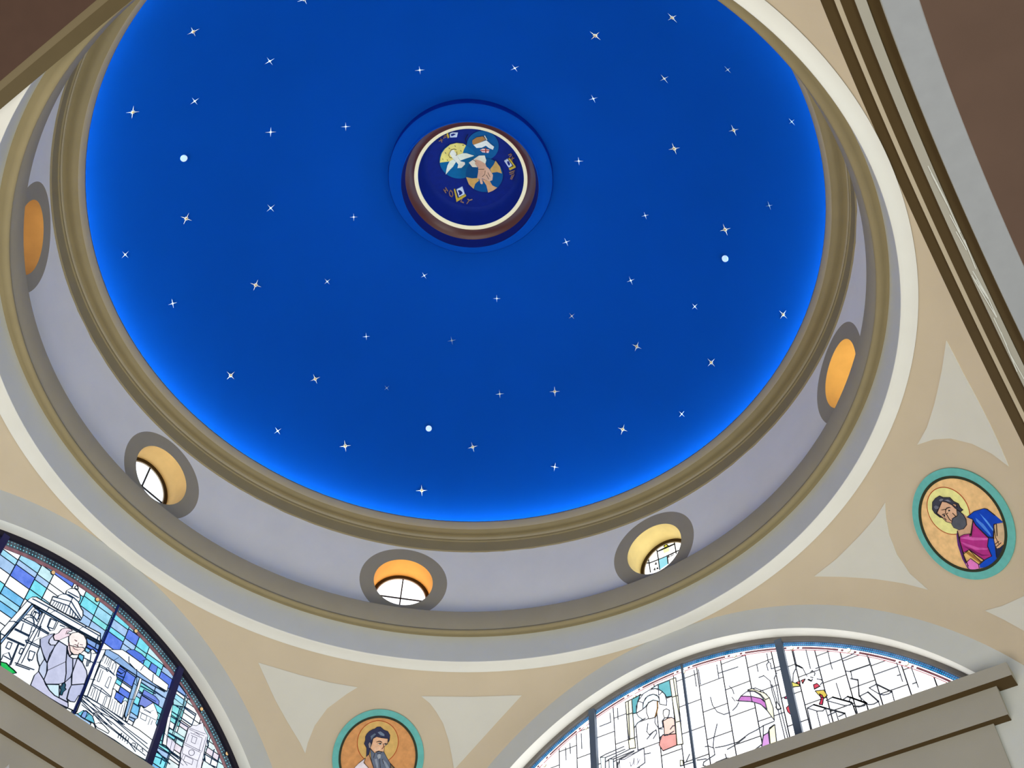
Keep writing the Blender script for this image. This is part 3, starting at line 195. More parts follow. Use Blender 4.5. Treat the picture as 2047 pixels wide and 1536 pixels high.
D_LB = [[.6,[96,100,108],[[-.1705,-.225],[-.1688,-.3422]]],[.6,[96,100,108],[[-.1614,-.2262],[-.1659,-.3432]]],[.6,[96,100,108],[[-.1503,-.2226],[-.151,-.2688],[-.1501,-.3128],[-.1515,-.3484]]],[.6,[96,100,108],[[-.1689,-.265],[-.1523,-.266]]],[.6,[96,100,108],[[-.0318,-.2078],[-.0307,-.2603],[-.0309,-.3233],[-.0323,-.3722]]],[.6,[96,100,108],[[-.0207,-.2084],[-.0191,-.2587],[-.0154,-.3496],[-.0156,-.3975]]],[.6,[96,100,108],[[-.0132,-.2083],[-.0131,-.2641]]],[.6,[96,100,108],[[-.0299,-.2637],[-.0125,-.2651]]],[.6,[96,100,108],[[-.0301,-.3412],[-.0131,-.3425]]],[.6,[96,100,108],[[-.1656,-.3404],[-.151,-.3427]]],[.6,[96,100,108],[[-.1391,-.271],[-.1382,-.2507],[-.13,-.2353],[-.1135,-.2199],[-.0949,-.2155],[-.0771,-.2182],[-.0605,-.2315],[-.0503,-.248],[-.0472,-.2676],[-.0495,-.2818]]],[.6,[96,100,108],[[-.1193,-.2672],[-.1177,-.2494],[-.1089,-.2357],[-.0964,-.2313],[-.0845,-.2329],[-.0733,-.2404],[-.0681,-.2548],[-.069,-.2637]]],[.6,[96,100,108],[[-.1317,-.2369],[-.1189,-.2458]]],[.6,[96,100,108],[[-.0676,-.2427],[-.0565,-.2362]]],[.6,[96,100,108],[[-.0664,-.2088],[-.069,-.2421]]],[.6,[96,100,108],[[-.1501,-.3128],[-.1387,-.3021],[-.1219,-.2972],[-.1144,-.2963]]],[.6,[96,100,108],[[-.1086,-.2652],[-.1094,-.2816],[-.1046,-.3022]]],[.6,[96,100,108],[[-.1192,-.2664],[-.1082,-.2607],[-.1007,-.2529],[-.0863,-.2511],[-.0737,-.2588]]],[.6,[96,100,108],[[-.062,-.3026],[-.0595,-.2931],[-.0506,-.292],[-.0427,-.2995],[-.0447,-.3107],[-.0491,-.3179]]],[.6,[96,100,108],[[-.0479,-.3199],[-.0381,-.3228],[-.0297,-.3318]]],[.6,[96,100,108],[[-.0592,-.3171],[-.0671,-.323],[-.0662,-.3424]]],[.6,[96,100,108],[[-.0855,-.3027],[-.0879,-.3196],[-.0851,-.3281],[-.0778,-.3425],[-.0681,-.3461]]],[.6,[96,100,108],[[-.1087,-.3148],[-.1138,-.338],[-.1075,-.3491],[-.0955,-.3447],[-.0865,-.3422],[-.0861,-.3526],[-.0974,-.3644]]],[.6,[96,100,108],[[-.0671,-.3638],[-.0562,-.3693],[-.0371,-.3647]]],[.6,[96,100,108],[[-.0461,-.3556],[-.0381,-.3484],[-.0304,-.3499]]],[.6,[96,100,108],[[-.0768,-.3747],[-.073,-.366],[-.0669,-.3625]]],[.6,[96,100,108],[[-.1158,-.3591],[-.0955,-.3447]]],[.9,[150,110,60],[[-.0745,-.2592],[-.0758,-.2793],[-.0818,-.2951],[-.0855,-.3034]]],[.6,[96,100,108],[[.1488,-.3447],[.1589,-.3347],[.1759,-.3283],[.1952,-.335],[.2088,-.3513],[.218,-.3727],[.2193,-.3975]]],[.6,[96,100,108],[[.1438,-.3408],[.1504,-.3463],[.1729,-.3561],[.1865,-.3628],[.2058,-.3777],[.2193,-.4023],[.2314,-.4325]]],[.6,[96,100,108],[[.1803,-.3241],[.2003,-.327],[.2177,-.3429],[.2313,-.3681],[.2353,-.3988],[.2318,-.4326]]],[.6,[96,100,108],[[.1971,-.3347],[.2109,-.3502],[.2201,-.3696],[.2313,-.3681]]],[.6,[96,100,108],[[.1846,-.3318],[.1849,-.3617]]],[.6,[96,100,108],[[.1325,-.2937],[.1397,-.3079],[.1414,-.3207]]],[.6,[96,100,108],[[.1346,-.3281],[.1407,-.3425]]],[.6,[96,100,108],[[.0769,-.3055],[.079,-.3306],[.0888,-.3544],[.1055,-.3686],[.1223,-.3691]]],[.6,[96,100,108],[[.1303,-.3663],[.1426,-.3592],[.1498,-.35]]],[.6,[96,100,108],[[.2309,-.4352],[.2021,-.4366],[.1832,-.4419],[.1611,-.445],[.1495,-.4492],[.1302,-.4562],[.0941,-.4544],[.0689,-.4501]]],[.6,[96,100,108],[[.1511,-.4507],[.1202,-.4619],[.0996,-.4657]]],[.6,[96,100,108],[[.2021,-.4366],[.1963,-.4634],[.1858,-.4962]]],[.6,[96,100,108],[[.1974,-.462],[.2103,-.4593],[.216,-.4483],[.2292,-.4439]]],[.6,[96,100,108],[[.212,-.4599],[.2083,-.4979]]],[.6,[96,100,108],[[.2309,-.4445],[.2257,-.4978]]],[.6,[96,100,108],[[.188,-.4843],[.1652,-.4926],[.1487,-.4958]]],[.6,[96,100,108],[[.1652,-.4926],[.1713,-.4983]]],[.6,[96,100,108],[[.1253,-.4967],[.1349,-.4928],[.145,-.4963]]],[.6,[96,100,108],[[.0428,-.438],[.0519,-.4394],[.0653,-.4498],[.0653,-.4684],[.0336,-.4776],[.0306,-.4858],[.0459,-.4947],[.0668,-.4891],[.0943,-.4877],[.1181,-.4969]]],[.6,[96,100,108],[[.0943,-.4877],[.0925,-.4761]]],[.6,[96,100,108],[[.0165,-.4662],[.0418,-.4713]]],[.6,[96,100,108],[[.0638,-.4473],[.0693,-.4229],[.0838,-.3878]]],[.6,[96,100,108],[[.2143,-.3012],[.2283,-.3008],[.2418,-.3225],[.2412,-.3542],[.2442,-.3945],[.2438,-.4059],[.2537,-.4097],[.2523,-.3899],[.2548,-.3497],[.2534,-.3192],[.2632,-.3069]]],[.6,[96,100,108],[[.2464,-.4107],[.2486,-.4961]]],[.6,[96,100,108],[[.253,-.4132],[.2556,-.4959]]],[.6,[96,100,108],[[-.0011,-.4432],[-.0126,-.4598]]],[.6,[96,100,108],[[-.0305,-.4666],[.0125,-.4685]]],[.6,[96,100,108],[[.1083,-.2176],[.1078,-.2599]]],[.6,[96,100,108],[[.1092,-.2446],[.1649,-.2476]]],[.6,[96,100,108],[[.0421,-.2073],[.0423,-.2586]]],[.6,[96,100,108],[[.0547,-.2104],[.0544,-.2571]]],[.6,[96,100,108],[[.2157,-.2625],[.2157,-.2833]]],[.6,[96,100,108],[[.2411,-.2723],[.2486,-.2663],[.2519,-.2728],[.2514,-.2896],[.276,-.2919]]],[.6,[96,100,108],[[.2411,-.2723],[.2421,-.2908]]],[.6,[96,100,108],[[.248,-.2406],[.2471,-.2647]]],[.6,[96,100,108],[[.3173,-.2641],[.3169,-.304]]],[.6,[96,100,108],[[.3492,-.2727],[.349,-.3291]]],[.6,[96,100,108],[[.4019,-.2974],[.4007,-.3352],[.4009,-.3526]]],[.6,[96,100,108],[[.4007,-.3352],[.4244,-.3354],[.4622,-.3321]]],[.6,[96,100,108],[[.3616,-.3344],[.4007,-.3352]]],[.6,[96,100,108],[[.4908,-.3501],[.4909,-.3806]]],[.6,[96,100,108],[[.4414,-.3751],[.4904,-.3765]]],[.6,[96,100,108],[[.4324,-.3713],[.4425,-.3774],[.4408,-.3973],[.4537,-.4045],[.446,-.4471]]],[.6,[96,100,108],[[.2983,-.3471],[.3036,-.326],[.3142,-.3127],[.3176,-.3053],[.3234,-.3107],[.3303,-.3194],[.3344,-.3406],[.3364,-.3472]]],[.6,[96,100,108],[[.3466,-.3398],[.3525,-.3364],[.3573,-.3461],[.3541,-.3525]]],[.6,[96,100,108],[[.3439,-.3522],[.3498,-.3565]]],[.6,[96,100,108],[[.336,-.3566],[.3447,-.364],[.3474,-.3594]]],[.6,[96,100,108],[[.3584,-.3638],[.3673,-.3694],[.3715,-.3768],[.3626,-.3826]]],[.6,[96,100,108],[[.4012,-.3934],[.4027,-.4382]]],[.6,[96,100,108],[[.3179,-.4317],[.3354,-.4284],[.3608,-.4483],[.3532,-.4526],[.3408,-.4487],[.3194,-.4323]]],[.6,[96,100,108],[[.3179,-.4317],[.317,-.4958]]],[.6,[96,100,108],[[.3384,-.4487],[.3385,-.4915]]],[.6,[96,100,108],[[.3608,-.4483],[.3629,-.4953]]],[.6,[96,100,108],[[.3685,-.4294],[.3842,-.4264],[.4242,-.4566],[.4196,-.4619],[.4074,-.459],[.367,-.4288]]],[.6,[96,100,108],[[.3626,-.4687],[.3811,-.4668]]],[.6,[96,100,108],[[.3826,-.4673],[.3838,-.496]]],[.6,[96,100,108],[[.3858,-.481],[.4026,-.4785],[.4034,-.4947]]],[.6,[96,100,108],[[.4257,-.4571],[.4277,-.4934]]],[.6,[96,100,108],[[.4085,-.4414],[.419,-.4383],[.4574,-.4712],[.4513,-.476],[.4374,-.4742],[.4262,-.468]]],[.6,[96,100,108],[[.4574,-.4712],[.4572,-.4958]]],[.6,[96,100,108],[[.2444,-.335],[.2482,-.3881],[.2547,-.4075],[.2457,-.4096],[.2422,-.4008],[.2469,-.3857]]],[1.0,[70,74,80],[[.3354,-.4284],[.3609,-.4479],[.4026,-.4785]]],[1.0,[70,74,80],[[.3842,-.4264],[.4242,-.4566]]],[1.0,[70,74,80],[[.419,-.4383],[.4574,-.4712]]],[1.0,[70,74,80],[[.3159,-.3046],[.323,-.3125],[.3287,-.3188]]],[1.0,[70,74,80],[[.3376,-.3573],[.3431,-.3633]]],[.6,[96,100,108],[[.4917,-.3459],[.491,-.4068],[.5501,-.407]]],[.6,[96,100,108],[[.4415,-.3763],[.4886,-.3772]]],[.6,[96,100,108],[[.5515,-.3968],[.5508,-.4492]]],[.6,[96,100,108],[[.5798,-.4219],[.5802,-.4771]]],[.6,[96,100,108],[[.6094,-.4488],[.6087,-.4916]]],[.6,[96,100,108],[[.5704,-.4635],[.5801,-.4635]]],[.6,[96,100,108],[[.5436,-.4299],[.5505,-.4303]]],[.6,[96,100,108],[[.4248,-.4428],[.4192,-.4536]]],[.6,[96,100,108],[[.4732,-.4358],[.4922,-.4612],[.5008,-.4662],[.5118,-.4674],[.5208,-.4654]]],[.6,[96,100,108],[[.4732,-.4358],[.4912,-.4332]]],[.6,[96,100,108],[[.5208,-.4654],[.5193,-.4957]]],[.6,[96,100,108],[[.4453,-.4484],[.4678,-.4451]]],[.6,[96,100,108],[[.4453,-.4484],[.4609,-.477],[.4729,-.4801],[.4849,-.4776]]],[.6,[96,100,108],[[.4849,-.4776],[.4849,-.4934]]],[.6,[96,100,108],[[.4272,-.468],[.443,-.4741],[.4566,-.4714],[.4561,-.495]]],[.6,[96,100,108],[[.4251,-.4591],[.4275,-.4951]]],[.6,[96,100,108],[[.4481,-.4487],[.4477,-.4615]]],[.6,[96,100,108],[[.4369,-.3947],[.4531,-.4063],[.4454,-.4477]]],[1.0,[70,74,80],[[.4914,-.4325],[.5208,-.4654]]],[1.0,[70,74,80],[[.4678,-.4451],[.4849,-.4776]]],[1.0,[70,74,80],[[.4248,-.4428],[.4566,-.4714]]],[.6,[96,100,108],[[-.3647,-.2953],[-.3638,-.3336]]],[.6,[96,100,108],[[-.3505,-.2869],[-.3496,-.3189]]],[.6,[96,100,108],[[-.3133,-.2701],[-.3133,-.3169]]],[.6,[96,100,108],[[-.2203,-.24],[-.2196,-.2693],[-.2546,-.2697]]],[.6,[96,100,108],[[-.196,-.2338],[-.1967,-.2694]]],[.6,[96,100,108],[[-.2577,-.3625],[-.2392,-.3593],[-.1845,-.3562]]],[.6,[96,100,108],[[-.2422,-.3687],[-.1818,-.3652]]],[.6,[96,100,108],[[-.243,-.3819],[-.2312,-.3773],[-.1642,-.3698]]],[.6,[96,100,108],[[-.2183,-.3818],[-.1552,-.3786]]],[.6,[96,100,108],[[-.2179,-.389],[-.1554,-.3809]]],[.6,[96,100,108],[[-.1999,-.3898],[-.1856,-.394],[-.1265,-.3824],[-.1271,-.4236],[-.1548,-.4325]]],[.6,[96,100,108],[[-.2422,-.3687],[-.2431,-.3986]]],[.6,[96,100,108],[[-.2312,-.3781],[-.2318,-.4025]]],[.6,[96,100,108],[[-.2183,-.3826],[-.219,-.4069]]],[.6,[96,100,108],[[-.1999,-.3898],[-.2057,-.4027]]],[.6,[96,100,108],[[-.2068,-.3945],[-.2063,-.4112]]],[.6,[96,100,108],[[-.1249,-.3995],[-.1092,-.4019]]],[.5,[160,160,170],[[-.1696,-.4073],[-.1682,-.4202],[-.1614,-.4148],[-.157,-.4008],[-.1585,-.4189]]],[.5,[160,160,170],[[-.1507,-.4216],[-.1402,-.4098]]],[.5,[160,160,170],[[-.1477,-.404],[-.1457,-.4187]]]]
D_bosA = [[-.1293,-.2308],[.0075,-.217],[.142,-.2246],[.4085,-.3016],[.5283,-.3685]]
D_bosB = [[.315,-.2531],[.452,-.319],[.5723,-.4087],[-.1405,-.217],[.0112,-.2015],[-.297,-.2584],[-.4331,-.3261],[.1617,-.2112]]
D_SA = [["neck",[196,158,128],[[-.0233,.0085],[-.025,-.0059],[-.0306,-.0168],[.007,-.031],[.0343,-.0136],[.0203,.0],[.0136,-.0017]],0],["purple_edge",[84,40,112],[[.0203,.0],[.0377,-.0178],[.0575,-.0382],[.0727,-.0581],[.0761,-.0733],[.0792,-.063],[.0702,-.0433],[.05,-.0182],[.0329,-.005]],0],["tunic",[165,45,125],[[-.0284,-.017],[-.0229,-.0289],[-.0211,-.0642],[-.0021,-.0722],[.0106,-.0913],[.0416,-.0795],[.0382,-.0447],[.0559,-.0373],[.0377,-.0178],[.0281,-.0123],[.0171,-.0171],[.0044,-.0273],[.0099,-.0305],[.0056,-.0324]],0],["tunic_fold",[198,90,165],[[.0313,-.0141],[.0076,-.0292],[.0088,-.0342],[-.0183,-.0638],[-.0131,-.0647],[.0123,-.0406],[.0258,-.0221]],0],["tunic_fold",[190,80,155],[[.0385,-.0183],[.0285,-.0369],[.0181,-.0571],[.0019,-.0756],[.0063,-.0761],[.027,-.0557],[.0359,-.0346]],0],["tunic_fold",[120,28,92],[[.0416,-.029],[.0324,-.048],[.0253,-.0721],[.0117,-.0877],[.0284,-.0739],[.0372,-.0507]],0],["mantle",[12,62,175],[[-.0245,-.0029],[-.0469,-.0085],[-.0701,-.0228],[-.0738,-.0292],[-.0745,-.0498],[-.0743,-.0718],[-.0565,-.0583],[-.0276,-.0732],[-.0196,-.0651],[-.0215,-.0448],[-.0231,-.0266],[-.0293,-.0154]],0],["mantle",[14,70,185],[[-.0219,-.0638],[-.0291,-.0723],[-.0156,-.0855],[.004,-.1001],[-.0072,-.1062],[.019,-.1048],[.0406,-.0961],[.057,-.0841],[.0505,-.0782],[.0321,-.0825],[.0106,-.0913],[-.0021,-.0722]],0],["mantle_fold",[70,125,215],[[-.0371,-.0185],[-.0381,-.0394],[-.0315,-.0624],[-.0267,-.0673],[-.0286,-.0471],[-.0322,-.0235]],0],["mantle_fold",[80,140,225],[[-.053,-.02],[-.0508,-.0426],[-.0445,-.0633],[-.0399,-.066],[-.0466,-.0408]],0],["mantle_shade",[30,40,70],[[-.0118,-.0866],[-.017,-.0941],[-.0382,-.0983],[-.0297,-.1043],[-.0085,-.1075],[.0071,-.1019]],0],["sleeve_cloth",[218,120,190],[[.0733,-.0551],[.0528,-.0576],[.0483,-.0791],[.0563,-.0848],[.0775,-.0719]],0],["book_cover",[210,172,105],[[.0599,-.0396],[.0379,-.0445],[.0322,-.0837],[.0499,-.08],[.0528,-.0576],[.0694,-.0539]],0],["book_edge",[150,110,50],[[.0508,-.0398],[.0433,-.0422],[.0383,-.0819],[.0455,-.0806]],0],["sleeve",[192,165,132],[[-.0543,-.0585],[-.0611,-.0619],[-.0737,-.0736],[-.0561,-.0873],[-.0391,-.0967],[-.0262,-.0887],[-.0331,-.0762]],0],["hand",[205,165,130],[[-.0346,-.0753],[-.0338,-.0842],[-.0358,-.0935],[-.0299,-.0948],[-.0135,-.0919],[-.0197,-.0799],[-.0244,-.0761]],0],["face",[206,165,135],[[.0226,.059],[.0039,.0604],[-.0115,.0624],[-.0182,.0526],[-.0229,.0372],[-.0216,.0231],[-.0142,.0155],[.0011,.0212],[.0151,.0177],[.0218,.0297],[.0208,.0416],[.0231,.0518]],0],["hair",[58,60,72],[[.0216,.0712],[.0067,.0792],[-.0067,.078],[-.0185,.0733],[-.0216,.0647],[-.0333,.0522],[-.0322,.0403],[-.0356,.0289],[-.0312,.0208],[-.0312,.0131],[-.0246,.0148],[-.0223,.0224],[-.0215,.0297],[-.0223,.0392],[-.019,.0531],[-.0122,.0617],[.0032,.0597],[.0211,.0575],[.0194,.0401],[.0243,.0465],[.0254,.062]],0],["eye",[206,184,165],[[-.0018,.0409],[-.0064,.0402],[-.0096,.0363],[-.008,.0343],[-.003,.037]],0],["eye",[206,184,165],[[.016,.0439],[.0116,.0424],[.0107,.0383],[.0136,.0378],[.0168,.0405]],0],["pupil",[30,24,24],[[-.0051,.0405],[-.009,.0374],[-.007,.0349],[-.0032,.0376]],0],["pupil",[30,24,24],[[.0133,.0436],[.0102,.0404],[.0133,.0379],[.0164,.0409]],0],["eyebrow",[50,42,42],[[.0002,.0461],[-.0068,.046],[-.0135,.042],[-.0151,.0372],[-.0113,.0407],[-.006,.0437],[.0001,.0444]],0],["eyebrow",[50,42,42],[[.0177,.0457],[.0125,.0459],[.0077,.0423],[.0072,.0391],[.0109,.0427],[.0157,.0446]],0],["lip",[150,80,70],[[.0061,.0233],[-.0005,.021],[-.0017,.0183],[.0063,.0204]],0],["hair_lock",[112,114,126],[[-.009,.069],[-.0157,.0671],[-.0188,.062],[-.0145,.0618],[-.0094,.0646]],0],["hair_lock",[112,114,126],[[-.0188,.0586],[-.0266,.0529],[-.0273,.0443],[-.0226,.0506]],0],["hair_lock",[100,102,114],[[.0139,.0709],[.0071,.069],[.0046,.0612],[.0101,.0604],[.0159,.0652]],0],["ear",[180,140,115],[[-.0252,.0374],[-.0295,.0354],[-.0299,.0312],[-.026,.0301]],0],["beard",[78,82,92],[[-.0206,.0243],[-.0226,.017],[-.0224,.0069],[-.0178,-.0035],[-.0079,-.011],[.0053,-.0102],[.0153,-.0038],[.0203,.009],[.017,.017],[.0048,.0224],[-.009,.0158]],0]]
D_IA = [[1,[60,40,36],[[.0057,.0389],[.0113,.0266],[.011,.0211]]],[1,[60,40,36],[[.0055,.0413],[-.0025,.0458]]],[1,[60,40,36],[[.0057,.0389],[.0013,.0369]]],[1,[60,40,36],[[.0173,.0379],[.0186,.0315]]],[1,[60,40,36],[[-.007,.0281],[-.0062,.0187]]],[1,[60,40,36],[[.0212,-.0016],[.0377,-.0178],[.0577,-.0405],[.0731,-.0627]]],[1,[60,40,36],[[-.0284,-.017],[.0054,-.0301]]],[1,[60,40,36],[[-.0231,-.0266],[-.0196,-.0651]]],[1,[60,40,36],[[-.0565,-.0583],[-.0276,-.0732]]],[1,[60,40,36],[[-.0735,-.0733],[-.0565,-.0583]]],[1,[60,40,36],[[-.0604,-.0623],[-.0388,-.0771]]],[1,[60,40,36],[[-.018,-.083],[-.0307,-.086]]],[1,[60,40,36],[[-.016,-.0884],[-.0316,-.0917]]],[1,[60,40,36],[[.0379,-.0445],[.0322,-.0837]]],[1,[60,40,36],[[.0061,.0523],[-.0025,.0458]]],[1,[60,40,36],[[-.0288,.0362],[-.0313,.0309],[-.0264,.0258]]]]
D_SB = [["neck",[190,140,100],[[.0277,.006],[.0201,-.0073],[.0082,-.0303],[.0033,-.0437],[.0193,-.0455],[.0229,-.0319],[.0359,-.0187],[.0325,-.0061]],0],["robe",[218,208,216],[[.035,-.0077],[.0371,-.0195],[.0231,-.0307],[.0167,-.0452],[.008,-.0823],[.0715,-.0893],[.0645,-.0506],[.0603,-.0349],[.0502,-.0222]],0],["robe",[120,105,80],[[-.0353,-.0125],[-.0493,-.0237],[-.0665,-.0384],[-.0745,-.0731],[-.0398,-.077],[-.038,-.0391]],0],["face",[212,168,135],[[.0217,.0456],[.0131,.0518],[-.0008,.0508],[-.0194,.0504],[-.0195,.0361],[-.0125,.0287],[-.0133,.0146],[.0003,.0143],[.0117,.0085],[.0259,.0204],[.025,.0322]],0],["cheek",[226,180,150],[[.0138,.0218],[.0025,.0283],[-.004,.0213],[.0032,.0153],[.0122,.0117]],0],["hair",[46,50,76],[[.0445,.0299],[.0426,.0392],[.044,.0481],[.0413,.0563],[.0356,.0635],[.027,.0697],[.0218,.0716],[.0158,.0776],[.0064,.079],[-.0043,.0721],[-.0157,.0695],[-.0234,.06],[-.024,.047],[-.0216,.0402],[-.0187,.0503],[-.0009,.0501],[.0131,.0518],[.0217,.0456],[.023,.0324],[.0259,.0204],[.0261,.0049],[.0329,-.0036],[.0359,.0193]],0],["hair_lock",[105,120,140],[[.0122,.0636],[.0045,.0671],[-.0075,.0607],[-.0083,.0556],[.0029,.0569]],0],["hair_lock",[90,105,125],[[.0295,.0512],[.0199,.0601],[.0155,.058],[.0235,.0479],[.0265,.0411]],0],["eye",[238,228,214],[[.006,.0331],[.0024,.0358],[-.0031,.0361],[-.0054,.0344],[-.001,.0318]],0],["eye",[238,228,214],[[-.0118,.0332],[-.0148,.0355],[-.0197,.0353],[-.0173,.0329]],0],["pupil",[28,24,26],[[.0027,.0348],[.0002,.0361],[-.0022,.0351],[-.0009,.0323],[.0015,.0323]],0],["pupil",[28,24,26],[[-.014,.0346],[-.0166,.0355],[-.0172,.0334],[-.0151,.0329]],0],["eyebrow",[48,44,50],[[.0114,.0366],[.0073,.041],[.0006,.042],[-.0054,.0391],[.0003,.04],[.0069,.0387]],0],["eyebrow",[48,44,50],[[-.0099,.0362],[-.0138,.0377],[-.021,.0375],[-.0154,.0361]],0],["nose_shade",[180,122,92],[[-.0083,.0361],[-.0112,.0299],[-.0106,.0233],[-.0062,.0209],[-.0086,.0257]],0],["beard",[92,102,120],[[.0257,.0192],[.0208,.0145],[.0117,.0085],[.0004,.015],[-.0133,.0146],[-.022,.0027],[-.0287,-.0055],[-.037,-.0149],[-.0386,-.025],[-.0384,-.0416],[-.0371,-.0595],[-.0193,-.0666],[-.004,-.0556],[.0073,-.0314],[.0185,-.0084]],0],["beard_lock",[145,152,162],[[.0039,.0023],[-.0007,.008],[-.0064,.0061],[-.0063,-.0017],[-.0015,-.0061]],0],["beard_lock",[130,140,155],[[-.0123,-.0048],[-.0244,-.0125],[-.0346,-.0254],[-.0265,-.0263]],0],["beard_lock",[130,140,155],[[.0092,-.0073],[.0027,-.0053],[-.0051,-.0287],[.0002,-.0293]],0],["ear",[150,140,135],[[.0322,.03],[.0297,.0355],[.0255,.0308],[.0247,.0218],[.0286,.0201]],0]]
D_IB = [[1,[60,40,36],[[.0109,.0377],[.0045,.0411],[-.0041,.0382]]],[1,[60,40,36],[[.0062,.0344],[.0011,.0363],[-.0047,.0343]]],[1,[60,40,36],[[-.0115,.0351],[-.0209,.0362]]],[1,[60,40,36],[[-.0086,.0361],[-.0111,.0286],[-.0067,.0216]]],[1,[60,40,36],[[.0095,.012],[.0005,.0156],[-.0081,.0127]]],[1,[60,40,36],[[.035,-.0077],[.0371,-.0195],[.0231,-.0307]]],[1,[60,40,36],[[.0502,-.0222],[.0351,-.0071]]],[1,[60,40,36],[[.0274,.0048],[.0199,-.0085],[.0082,-.0303]]],[1,[60,40,36],[[-.037,-.0149],[-.048,-.0239]]],[1,[60,40,36],[[.0114,.0066],[.0124,-.0038]]],[1,[60,40,36],[[.0049,.0086],[-.0057,.0105]]],[1,[60,40,36],[[-.0123,-.0048],[-.0167,-.0159]]],[1,[60,40,36],[[-.004,-.0045],[-.0105,-.0281]]]]
D_halo = [[-.0024,.0399,.0538],[.0073,.0381,.0567]]
D_MC = {"dove":[-.0234,-.0403,.0585],"hand":[.0157,.0421,.0577],"lamb":[.0678,-.0394,.0485]}
D_MA = [["gold_sky",[228,204,118],[[-.0737,-.0685],[-.0626,-.0803],[-.0496,-.0902],[-.0341,-.096],[-.0122,-.0985],[.0072,-.0917],[.0222,-.0789],[.0267,-.0694],[.0131,-.062],[.0052,-.0557],[-.0064,-.0519],[-.0464,-.0553]],0],["dove",[220,226,210],[[-.031,-.0776],[-.0226,-.0813],[-.0129,-.0794],[-.0138,-.0661],[-.017,-.0496],[-.0179,-.0362],[-.0091,-.0268],[-.0124,-.0208],[-.0283,-.0173],[-.0394,-.0236],[-.0297,-.0324],[-.0305,-.0435],[-.0323,-.0576]],0],["dove_wing",[214,222,208],[[-.0156,-.0592],[.0041,-.0541],[.013,-.0481],[.0273,-.0281],[-.0007,-.0353],[-.0169,-.0391]],0],["dove_wing",[214,222,208],[[-.0326,-.0543],[-.031,-.0427],[-.0478,-.0351],[-.0612,-.0323],[-.0825,-.0264],[-.0722,-.0372],[-.0598,-.0479],[-.0464,-.0553]],0],["cross_arm",[192,152,88],[[.0418,.0356],[.0593,.0296],[.0724,.0219],[.0724,.0455],[.0643,.0673],[.0548,.055],[.0395,.0483]],0],["cross_arm",[192,152,88],[[-.0349,.0163],[-.0213,.0302],[-.0035,.0398],[-.0093,.0479],[-.0242,.0499],[-.0391,.0612],[-.0421,.0403]],0],["cross_arm",[200,152,112],[[.0026,.0486],[.0184,.0688],[.0164,.0843],[.0243,.0992],[.0075,.1001],[-.0087,.0971],[.0012,.0741]],0],["cuff",[226,224,208],[[.0006,-.0187],[.0238,-.02],[.0396,-.0205],[.055,-.0112],[.0498,.0045],[.0408,.0125],[.0342,-.0036],[.0243,-.0161],[.0143,-.0053],[.0142,.0088],[.0012,-.0011]],0],["hand",[206,168,148],[[.0236,-.0166],[.0342,-.0036],[.0408,.0125],[.0379,.0223],[.0405,.0312],[.0386,.056],[.0268,.0696],[.0169,.0678],[.0045,.0475],[.0003,.047],[-.0092,.0383],[.0065,.0226],[.0157,.0098],[.0143,-.0053]],0],["finger",[206,168,148],[[-.0043,.044],[.0026,.0486],[-.0033,.0615],[-.0079,.0632],[-.0105,.059]],0],["lamb",[218,228,216],[[.0466,-.0579],[.0656,-.0539],[.088,-.0485],[.0925,-.0271],[.0952,-.0184],[.0867,-.0126],[.0796,-.0243],[.0766,-.0355],[.0624,-.037],[.0485,-.0452]],0],["fleece",[160,112,64],[[.0464,-.0638],[.0525,-.0723],[.0682,-.0727],[.0866,-.0649],[.0882,-.0518],[.0656,-.0539],[.0472,-.0587]],0],["book",[222,184,184],[[.0535,-.0337],[.0637,-.0327],[.0778,-.0186],[.0695,-.0114],[.055,-.0235]],0],["book_cross",[150,50,45],[[.07,-.0307],[.0727,-.0284],[.0648,-.0157],[.0616,-.0174]],0],["book_cross",[150,50,45],[[.0549,-.0327],[.0772,-.0178],[.0756,-.0154],[.0536,-.0302]],0],["staff",[210,205,190],[[.0906,-.0645],[.0933,-.0636],[.0913,-.0485],[.0888,-.049]],0],["chevron",[190,160,55],[[-.091,.0281],[-.0874,.0293],[-.0997,.0601],[-.0714,.0619],[-.0727,.0684],[-.1103,.0683]],0],["panel",[190,200,235],[[-.0848,.0335],[-.0639,.0354],[-.0727,.0606],[-.0936,.0581]],0],["trefoil",[15,30,110],[[-.0835,.038],[-.077,.0399],[-.0746,.0476],[-.0759,.0541],[-.0848,.0554],[-.0906,.054],[-.0851,.0479]],0],["panel",[190,200,235],[[.0943,.0367],[.1066,.0367],[.1062,.0634],[.0933,.063]],0],["trefoil",[15,30,110],[[.1004,.0431],[.1053,.044],[.1042,.055],[.0974,.0587],[.0975,.0505]],0],["chevron",[190,160,55],[[.1089,.0371],[.1139,.0393],[.1133,.0705],[.1118,.0743],[.0913,.0723],[.0916,.0654],[.1088,.0675]],0],["panel",[190,200,235],[[.0085,-.128],[.0167,-.127],[.0314,-.1172],[.0195,-.107],[.002,-.1176]],0],["trefoil",[15,30,110],[[.0096,-.125],[.0187,-.1223],[.0229,-.1161],[.0148,-.117],[.0079,-.1182]],0],["chevron",[190,160,55],[[.0004,-.1334],[.0052,-.1324],[-.0002,-.1191],[-.0056,-.1193]],0]]
